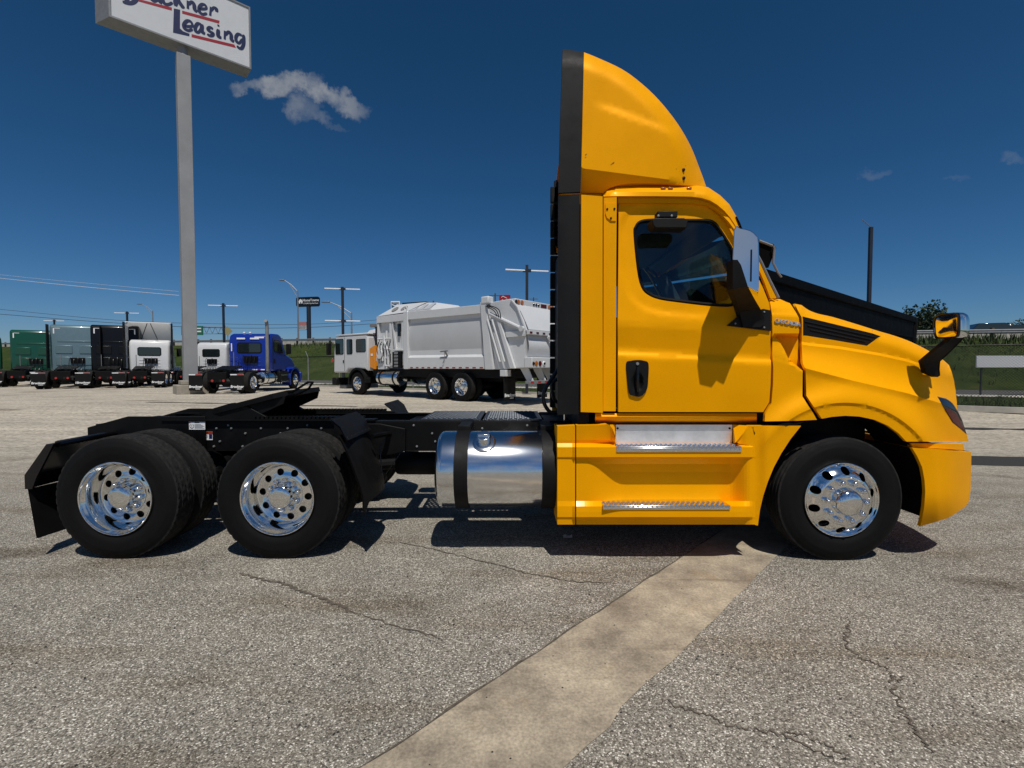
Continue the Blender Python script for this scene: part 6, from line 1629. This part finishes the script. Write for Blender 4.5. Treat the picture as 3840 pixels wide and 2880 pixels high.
# hopper with sloped head and round windows
side_poly('hopper', [(2.52,1.20),(2.52,3.44),(4.30,3.40),(4.34,3.2),(4.34,1.40),(4.0,1.20)], -yb+.16, yb-.16, W, GT, .02)
k = MB()
hb0 = [(2.52,-yb+.1,3.442),(4.36,-yb+.1,3.402),(4.36,yb-.1,3.402),(2.52,yb-.1,3.442)]; ht0 = [(1.9,-.75,3.86),(3.75,-.75,3.90),(3.75,.55,3.90),(1.9,.55,3.86)]
k.add(hb0+ht0, [(0,1,5,4),(1,2,6,5),(2,3,7,6),(3,0,4,7),(4,5,6,7)]); hh = k.build('hopper_head', W, GT, 0)
def on_slope(x, t): return Vector((x, lerp(yb-.1, .55, t), lerp(3.42, 3.885, t)))
nrm = Vector((0, 3.885-3.42, yb-.1-.55)).normalized()
for x in (2.95, 3.55):
    c = on_slope(x, .52)+nrm*.006; rot = nrm.to_track_quat('Z', 'Y').to_matrix().to_4x4(); k = MB()
    k.lathe([(.15,-.01),(.165,.0),(.165,.012),(.145,.012),(.14,.004),(0,.004)], (0,0,0), 24, ax='z'); k.v = [tuple(c+(rot @ Vector(p))) for p in k.v]; k.build('round_port', mat('port_grey', (.20,.20,.19), .6) if x < 3 else bpy.data.materials['port_grey'], hh)
k = MB(); k.add([(2.5,yb-.12,3.445),(1.0,yb-.12,3.44),(1.35,.5,3.80),(2.3,.5,3.86),(2.5,-yb+.12,3.445),(1.0,-yb+.12,3.44),(1.35,-.7,3.80),(2.3,-.7,3.86)], [(0,1,2,3),(7,6,5,4),(2,6,7,3),(1,5,6,2)]); hk = k.build('hopper_hood', W, GT, 0)
def on2(x, t): return Vector((x, lerp(yb-.12,.5,t)+.006, lerp(3.442,3.82,t)+.012))
for a in (1.18, 1.62, 2.06):
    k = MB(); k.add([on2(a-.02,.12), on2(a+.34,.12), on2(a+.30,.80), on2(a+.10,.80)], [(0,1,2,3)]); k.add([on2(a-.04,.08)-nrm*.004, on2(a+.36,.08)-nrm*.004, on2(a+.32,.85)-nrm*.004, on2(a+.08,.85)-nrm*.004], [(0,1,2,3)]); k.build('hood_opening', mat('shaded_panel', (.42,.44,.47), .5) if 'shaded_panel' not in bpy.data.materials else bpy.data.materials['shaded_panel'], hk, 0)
k = MB(); k.tube(spline([(2.36,yb-.02,3.46),(2.30,yb-.02,3.58),(2.38,yb-.02,3.66),(2.46,yb-.02,3.58),(2.40,yb-.02,3.46)], 4), .02, 6); k.build('lifting_eye', W, GT)
# hopper flank: flanges, posts, platform
for a, b, z0, z1 in ((2.55,4.34,3.10,3.38),):
    bb('flank_flange', (a,yb-.158,z0), (b,yb-.03,z1), W, GT, .01)
for x in (2.58, 3.38, 4.22): bb('flank_post', (x,yb-.157,1.30), (x+.12,yb-.05,3.098), W, GT, .01)
k = MB(); k.add([(3.36,yb-.06,3.1),(3.26,yb-.06,3.1),(2.98,yb-.01,1.95),(3.08,yb-.01,1.95)], [(0,1,2,3)]); k.add([(3.36,yb-.15,3.1),(3.36,yb-.06,3.1),(3.08,yb-.01,1.95),(3.08,yb-.15,1.95)], [(0,1,2,3)]); k.build('flank_brace', W, GT, 0)
bb('flank_shelf', (2.55,yb-.155,1.90), (3.2,yb+.02,1.96), W, GT)
k = bb('valve_block', (2.62,yb-.05,1.20), (3.18,yb+.05,1.86), M['black_frame'], GT)
for i in range(5): bb('valve', (2.80,yb+.052,1.24+.13*i), (3.02,yb+.09,1.33+.13*i), M['galv'], k, .006)
bb('work_lamp', (2.86,yb-.155,2.50), (3.0,yb-.08,3.0), M['lens_dark'], GT)
# side loading arm: white frame of bars and cylinders
arm = MB(); rr_ = random.Random(3)
for p, q in (((4.2,yb,2.42),(3.35,yb,2.42)),((4.15,yb,2.42),(4.15,yb,1.55)),((3.75,yb+.03,2.55),(3.6,yb+.03,1.6)),((3.7,yb+.05,2.3),(3.35,yb+.05,1.75)),((3.45,yb+.05,2.0),(3.45,yb+.05,1.35)),((3.62,yb+.05,1.3),(3.35,yb+.05,1.3)),((3.65,yb+.05,1.98),(3.30,yb+.05,1.98)),((3.62,yb+.05,2.0),(3.66,yb+.05,1.3)),((3.6,yb,2.75),(3.6,yb,2.42)),((4.0,yb+.02,2.3),(3.85,yb+.02,1.5))):
    arm.tube([p, q], .045, 6)
al = arm.build('loading_arm', W, GT)
k = MB(); k.lathe([(0,-.02),(.17,-.02),(.19,0),(.19,.06),(0,.06)], (4.0,yb+.04,1.78), 20); k.build('arm_pivot', W, al)
bb('arm_bracket', (3.75,yb-.15,1.50), (4.35,yb+.0,1.66), W, al); k = MB(); k.prism([(3.62,1.15),(3.95,1.56),(4.25,1.56),(4.25,1.15)], yb-.14, yb-.02); k.build('arm_base', W, al)
for i in range(5):
    k = MB(); x = 3.3+.2*i; k.tube(spline([(x,yb+.04,2.3),(x+.05,yb+.1,2.0+.1*(i % 2)),(x-.04,yb+.08,1.7),(x+.02,yb+.02,1.4)], 4), .016, 5); k.build('hydraulic_hose', M['hose'], al)
# orange packer arm
k = MB(); k.add([(4.86,.90,2.06),(4.52,.90,2.14),(4.50,.90,1.20),(4.84,.90,1.26),(4.88,1.20,2.04),(4.52,1.20,2.17),(4.50,1.20,1.14),(4.86,1.20,1.24)], [(0,1,2,3),(7,6,5,4),(0,4,5,1),(1,5,6,2),(2,6,7,3),(3,7,4,0)]); oa = k.build('packer_arm', M['orange'], GT, 0, .01)
bb('label_plate', (4.64,1.203,1.72), (4.78,1.209,1.82), M['print_white'], oa, 0)
# air intake stack
k = MB(); k.tube([(4.75,.85,2.2),(4.75,.85,2.9),(4.8,.85,3.02)], [.13,.11,.10], 12); s_ = k.build('air_intake', M['black_plastic'], GT); bb('intake_head', (4.60,.66,2.98), (5.12,1.02,3.14), M['galv'], s_, .03)
k = MB(); k.lathe([(0,2.28),(.18,2.28),(.19,2.34),(.19,2.72),(.16,2.8),(0,2.8)], (4.62,.8,0), 16, ax='z'); k.build('air_filter', M['black_plastic'], GT)
# cab over
cabp = [(5.05,1.06),(5.03,2.58),(5.15,2.66),(7.40,2.66),(7.62,2.58),(7.74,1.95),(7.78,.98),(6.75,.98),(6.55,1.16),(5.3,1.16)]
co = side_poly('cab', cabp, -1.18, 1.18, W, GT, .06)
bb('roof_cap', (5.0,-1.20,2.665), (7.55,1.20,2.74), W, GT, .03)
k = MB(); k.add([(5.2,-.6,2.745),(6.2,-.6,2.745),(6.2,.5,2.745),(5.2,.5,2.745),(5.3,-.5,3.0),(6.05,-.5,2.94),(6.05,.4,2.94),(5.3,.4,3.0)], [(0,1,5,4),(1,2,6,5),(2,3,7,6),(3,0,4,7),(4,5,6,7)]); k.build('roof_unit', W, GT, 0, .05)
for s in (-1, 1):
    y = 1.182*s
    def pane(nm, x0, x1, z0, z1, m=M['glass_dark']):
        w = side_poly(nm, [(x0+.05,z0),(x1-.05,z0),(x1,z0+.05),(x1,z1-.05),(x1-.05,z1),(x0+.05,z1),(x0,z1-.05),(x0,z0+.05)], y-.01, y+.01, M['black_plastic'], GT, 0)
        side_poly('pane', [(x0+.07,z0+.03),(x1-.07,z0+.03),(x1-.03,z0+.07),(x1-.03,z1-.07),(x1-.07,z1-.03),(x0+.07,z1-.03),(x0+.03,z1-.07),(x0+.03,z0+.07)], y+(.0105 if s > 0 else -.014), y+(.014 if s > 0 else -.0105), m, w, 0)
    pane('door_window', 6.92, 7.60, 1.82, 2.54); pane('side_window', 6.20, 6.66, 1.82, 2.50); pane('corner_window', 5.18, 5.92, 1.90, 2.48)
    side_poly('door_seam', [(6.84,1.05),(6.84,2.60),(6.86,2.60),(6.86,1.05)], y-.003, y+.003, M['black_frame'], GT, 0)
    bb('door_handle', (6.90,y-.02,1.42), (6.97,y+.02,1.56), M['black_plastic'], GT)
    m = bb('mirror', (7.70,s*1.42-.10,1.80), (7.84,s*1.42+.10,2.36), M['black_plastic'], GT, .03); k = MB(); k.tube([(7.6,s*1.16,2.3),(7.76,s*1.42,2.3)], .015, 6); k.build('mirror_arm', M['black_plastic'], m)
    k = MB(); arc = [(5.82+.70*cos(R(t)), .51+.70*sin(R(t))) for t in range(-5, 190, 13)]; y0, y1 = sorted((s*.72, s*1.24))
    for a, b in zip(arc, arc[1:]):
        ai, bi = [(5.82+(q[0]-5.82)*.88, .51+(q[1]-.51)*.88) for q in (a, b)]
        k.add([(a[0],y0,a[1]),(b[0],y0,b[1]),(bi[0],y0,bi[1]),(ai[0],y0,ai[1]),(a[0],y1,a[1]),(b[0],y1,b[1]),(bi[0],y1,bi[1]),(ai[0],y1,ai[1])], [(0,1,2,3),(7,6,5,4),(0,4,5,1),(3,2,6,7)])
    k.build('fender', M['black_plastic'], GT, 40)
    bb('turn_lamp', (7.72,s*1.24-.04,1.48), (7.80,s*1.24+.04,1.62), M['reflector_red'], GT)
    for (x0, x1, yy) in ((3.0, 4.4, .95),):
        t = MB(); t.lathe([(0,x0),(.25,x0),(.30,x0+.03),(.31,x0+.06),(.31,x1-.06),(.30,x1-.03),(.25,x1),(0,x1)], (0,s*yy,.78), 32, ax='x'); ft = t.build('fuel_tank', M['alu'], GT, 40)
        for xx in (x0+.22, x1-.25):
            k = MB(); k.lathe([(.312,xx-.05),(.32,xx-.05),(.32,xx+.05),(.312,xx+.05)], (0,s*yy,.78), 32, ax='x'); k.build('tank_strap', M['black_frame'], ft, 0)
bb('bumper', (7.55,-1.2,.40), (7.92,1.2,.74), M['black_plastic'], GT, .04); bb('tow_block', (7.2,-.9,.22), (7.75,.9,.40), M['galv'], GT, .03)
wsb = MB(); wsb.add([(7.635,-1.0,2.5),(7.635,1.0,2.5),(7.757,1.0,1.75),(7.757,-1.0,1.75)], [(0,1,2,3)]); wsb.build('windshield', M['glass_dark'], GT, 0)
# tailgate
tg = [(-1.98,3.45),(-2.95,3.50),(-3.22,3.25),(-3.50,2.75),(-3.62,2.42),(-3.58,2.30),(-3.55,1.22),(-2.28,1.16)]
to = side_poly('tailgate', tg, -1.16, 1.16, W, GT, .02)
for s in (-1, 1):
    y = s*1.165; y0, y1 = sorted((y, y+s*.05))
    side_poly('tail_ledge', [(-2.85,2.22),(-2.80,2.40),(-3.62,2.44),(-3.60,2.24)], y0, y1+.03*(s > 0), W, GT, .01)
    side_poly('tail_post', [(-2.52,2.95),(-2.40,2.95),(-3.02,1.20),(-3.22,1.20)], y0, y1+.06*(s > 0), W, GT, .01)
    side_poly('tail_edge', [(-2.98,3.46),(-3.05,3.46),(-3.30,3.20),(-3.66,2.42),(-3.60,2.42),(-3.25,3.2)], y0, y1, W, GT, .004)
    k = MB(); k.tube([(-2.15,s*1.25,3.05),(-3.45,s*1.25,2.50)], .065, 10); c_ = k.build('lift_cylinder', W, GT); k = MB(); k.lathe([(0,-.06),(.09,-.06),(.09,.06),(0,.06)], (-3.50,s*1.25,2.48), 14); k.build('cylinder_eye', W, c_)
    for xx in (2.05, 2.25):
        k = MB(); k.tube([(-xx,s*1.28,2.85),(-xx-.55,s*1.28,1.42)], .035, 8); k.build('lock_cylinder', W, GT)
    for i in range(3):
        k = MB(); k.tube(spline([(-1.9,s*1.22,3.35),(-2.05-.1*i,s*1.32,3.3),(-2.35-.12*i,s*1.32,3.15),(-2.5-.08*i,s*1.3,2.95-.05*i)], 5), .017, 5); k.build('hydraulic_hose', M['hose'], GT)
    bb('hinge_block', (-2.1,s*1.16-.14,3.40), (-1.75,s*1.16+.14,3.66), W, GT, .04)
# rear face: lamp bar, panels, bumper
xr_ = -3.0
def rear_lamp(y, z, r, m, x):
    k = MB(); k.lathe([(0,-.022),(r*.8,-.020),(r,-.006),(r,.0)], (x,y,z), 18, ax='x'); k.build('rear_lamp', m, GT)
bb('lamp_header', (-3.16,-1.15,3.28), (-2.96,1.15,3.50), W, GT, .02)
for y in (1.0,.80): rear_lamp(y, 3.39, .085, M['amber'], -3.163)
rear_lamp(1.12, 3.40, .06, M['lens_dark'], -3.163); rear_lamp(-1.0, 3.39, .085, M['amber'], -3.163); rear_lamp(-.8, 3.39, .085, M['amber'], -3.163)
for y in (.14,0,-.14): rear_lamp(y, 3.39, .05, M['lens_dark'], -3.163)
bb('red_plate', (-3.172,-.62,3.33), (-3.163,-.28,3.45), M['lens_red'], GT, 0)
k = MB(); k.grid([[(x, y, z) for y in (-1.12,1.12)] for x, z in ((-3.17,3.28),(-3.36,3.05),(-3.56,2.70),(-3.68,2.46))]); k.build('tail_blade', W, GT, 40)
bb('ledge_bar', (-3.74,-1.15,2.30), (-3.60,1.15,2.44), W, GT)
for i in range(6): bb('reflector_strip', (-3.748,1.0-.36*i,2.33), (-3.742,1.14-.36*i,2.39), M['lens_red'], GT, 0)
k = MB(); k.grid([[(-3.58-.10*sin(pi*t), y, lerp(2.28,1.60,t)) for y in (-1.1,1.1)] for t in [i/6 for i in range(7)]]); k.build('hopper_lip', W, GT, 50)
k = MB(); k.tube(spline([(-3.72,.1,2.28),(-3.78,-.2,2.05),(-3.80,-.45,2.25),(-3.76,-.7,2.30)], 5), .06, 8); k.build('winch_bar', W, GT)
bb('rear_sill', (-3.86,-1.18,1.22), (-3.55,1.18,1.56), W, GT, .02)
for y, r, m in ((1.10,.06,M['lens_dark']),(.95,.085,M['amber']),(.74,.085,M['lens_red']),(.52,.085,M['reflect_white']),(-.2,.09,M['lens_dark'])): rear_lamp(y, 1.36, r, m, -3.865)
rear_lamp(.52, 1.36, .05, M['lens_dark'], -3.885); rear_lamp(-.2, 1.50, .07, M['lens_dark'], -3.865)
k = MB(); k.box((-3.87,.12,1.28),(-3.862,.16,1.50)); k.box((-3.87,-.02,1.46),(-3.862,.118,1.50)); k.build('sill_mark', M['print_black'], GT, 0)
bb('step_bar', (-3.80,-1.2,.70), (-3.60,1.2,.80), M['galv'], GT)
for i in range(6): bb('reflector_strip', (-3.806,1.0-.4*i,.72), (-3.801,1.16-.4*i,.78), M['reflector_red'], GT, 0)
for y in (.95,.25,-.25,-.95):
    side_poly('step_hanger', [(-3.75,.80),(-3.55,1.22),(-3.2,1.22),(-3.55,.72)], y-.02, y+.02, W, GT, .004)
for s in (-1, 1):
    f = flap(GT, -2.75, s*.95, .62, .12, .86, False)
    bb('flap_bracket', (-2.85,s*.95-.33,.935), (-2.60,s*.95+.33,1.15), W, GT)

# ------------------------------------------------------------------ black dump body beyond the hood
a, b = at(2862,1008,7.2), at(3430,1190,14.2); zt = (a.z+b.z)/2; dv = Vector((b.x-a.x, b.y-a.y, 0)); L = dv.length; ang = atan2(dv.y, dv.x)
DT = thing('dump_trailer', 'long black dump body with a rolled tarp housing, standing behind the yellow hood', 'trailer', (a.x, a.y, 0), ang)
MBk = M['dump_black']
w = 2.4
side_poly('body', [(.25,1.25),(0,zt-.02),(L,zt-.02),(L-.55,1.30)], .0, w, MBk, DT, .01)
bb('top_rail', (-.02,-.05,zt-.16), (L+.02,.02,zt), MBk, DT, .02); bb('top_rail', (-.02,w-.02,zt-.16), (L+.02,w+.05,zt), MBk, DT, .02)
bb('belt_rail', (.1,-.06,zt-.62), (L-.2,-.002,zt-.57), MBk, DT, .005)
side_poly('tailgate', [(L-.50,1.25),(L+.02,zt-.02),(L+.16,zt-.05),(L-.36,1.25)], -.03, w+.03, MBk, DT, .02)
k = MB(); k.add([(L+.17,-.05,zt-.02),(L+.17,w+.05,zt-.02),(L-.12,w+.05,zt-1.1),(L-.12,-.05,zt-1.1),(L+.20,-.05,zt-.02),(L+.20,w+.05,zt-.02),(L-.08,w+.05,zt-1.1),(L-.08,-.05,zt-1.1)], [(0,1,2,3),(7,6,5,4),(0,4,5,1),(2,6,7,3),(0,3,7,4),(1,5,6,2)]); k.build('tail_flap', M['rubber'], DT, 0)
bb('chassis', (.3,.7,.9), (L-.4,w-.7,1.24), MBk, DT)
for x in (L-3.0, L-1.7):
    for y in (.0, w): far_wheel(DT, (x, y+(.02 if y == 0 else -.02), .51), y > 0)
bb('front_leg', (.9,.5,.0), (1.05,.65,.9), MBk, DT); bb('front_leg', (.9,w-.65,.0), (1.05,w-.5,.9), MBk, DT)
# tarp housing at the front top with a bent arm
h0, h1 = at(2848,908,7.05), at(2898,1000,7.05)
loc = lambda p: Matrix.Rotation(-ang, 4, 'Z') @ (p-Vector((a.x, a.y, 0)))
c0, c1 = loc(at(2800,905,7.05)), loc(at(2908,925,7.2))
k = MB(); q = [loc(at(u, v, 7.15)) for u, v in ((2800,880),(2846,902),(2900,918),(2908,930),(2880,1002),(2800,1010))]
k.add([p for p in q]+[p+Vector((0,1.9,0)) for p in q], [tuple(range(6)), tuple(range(11,5,-1))]+[(i, (i+1) % 6, (i+1) % 6+6, i+6) for i in range(6)]); th = k.build('tarp_housing', MBk, DT, 0, .01)
k = MB(); k.tube([loc(at(u, v, 7.13)) for u, v in ((2846,903),(2896,922))], .02, 6); k.build('housing_rod', M['galv'], th)
k = MB(); k.tube([loc(at(u, v, 7.10)) for u, v in ((2899,922),(2904,930),(2899,985),(2906,1000),(2917,1022),(2930,1040))], .016, 6); k.build('tarp_arm', M['galv'], th)
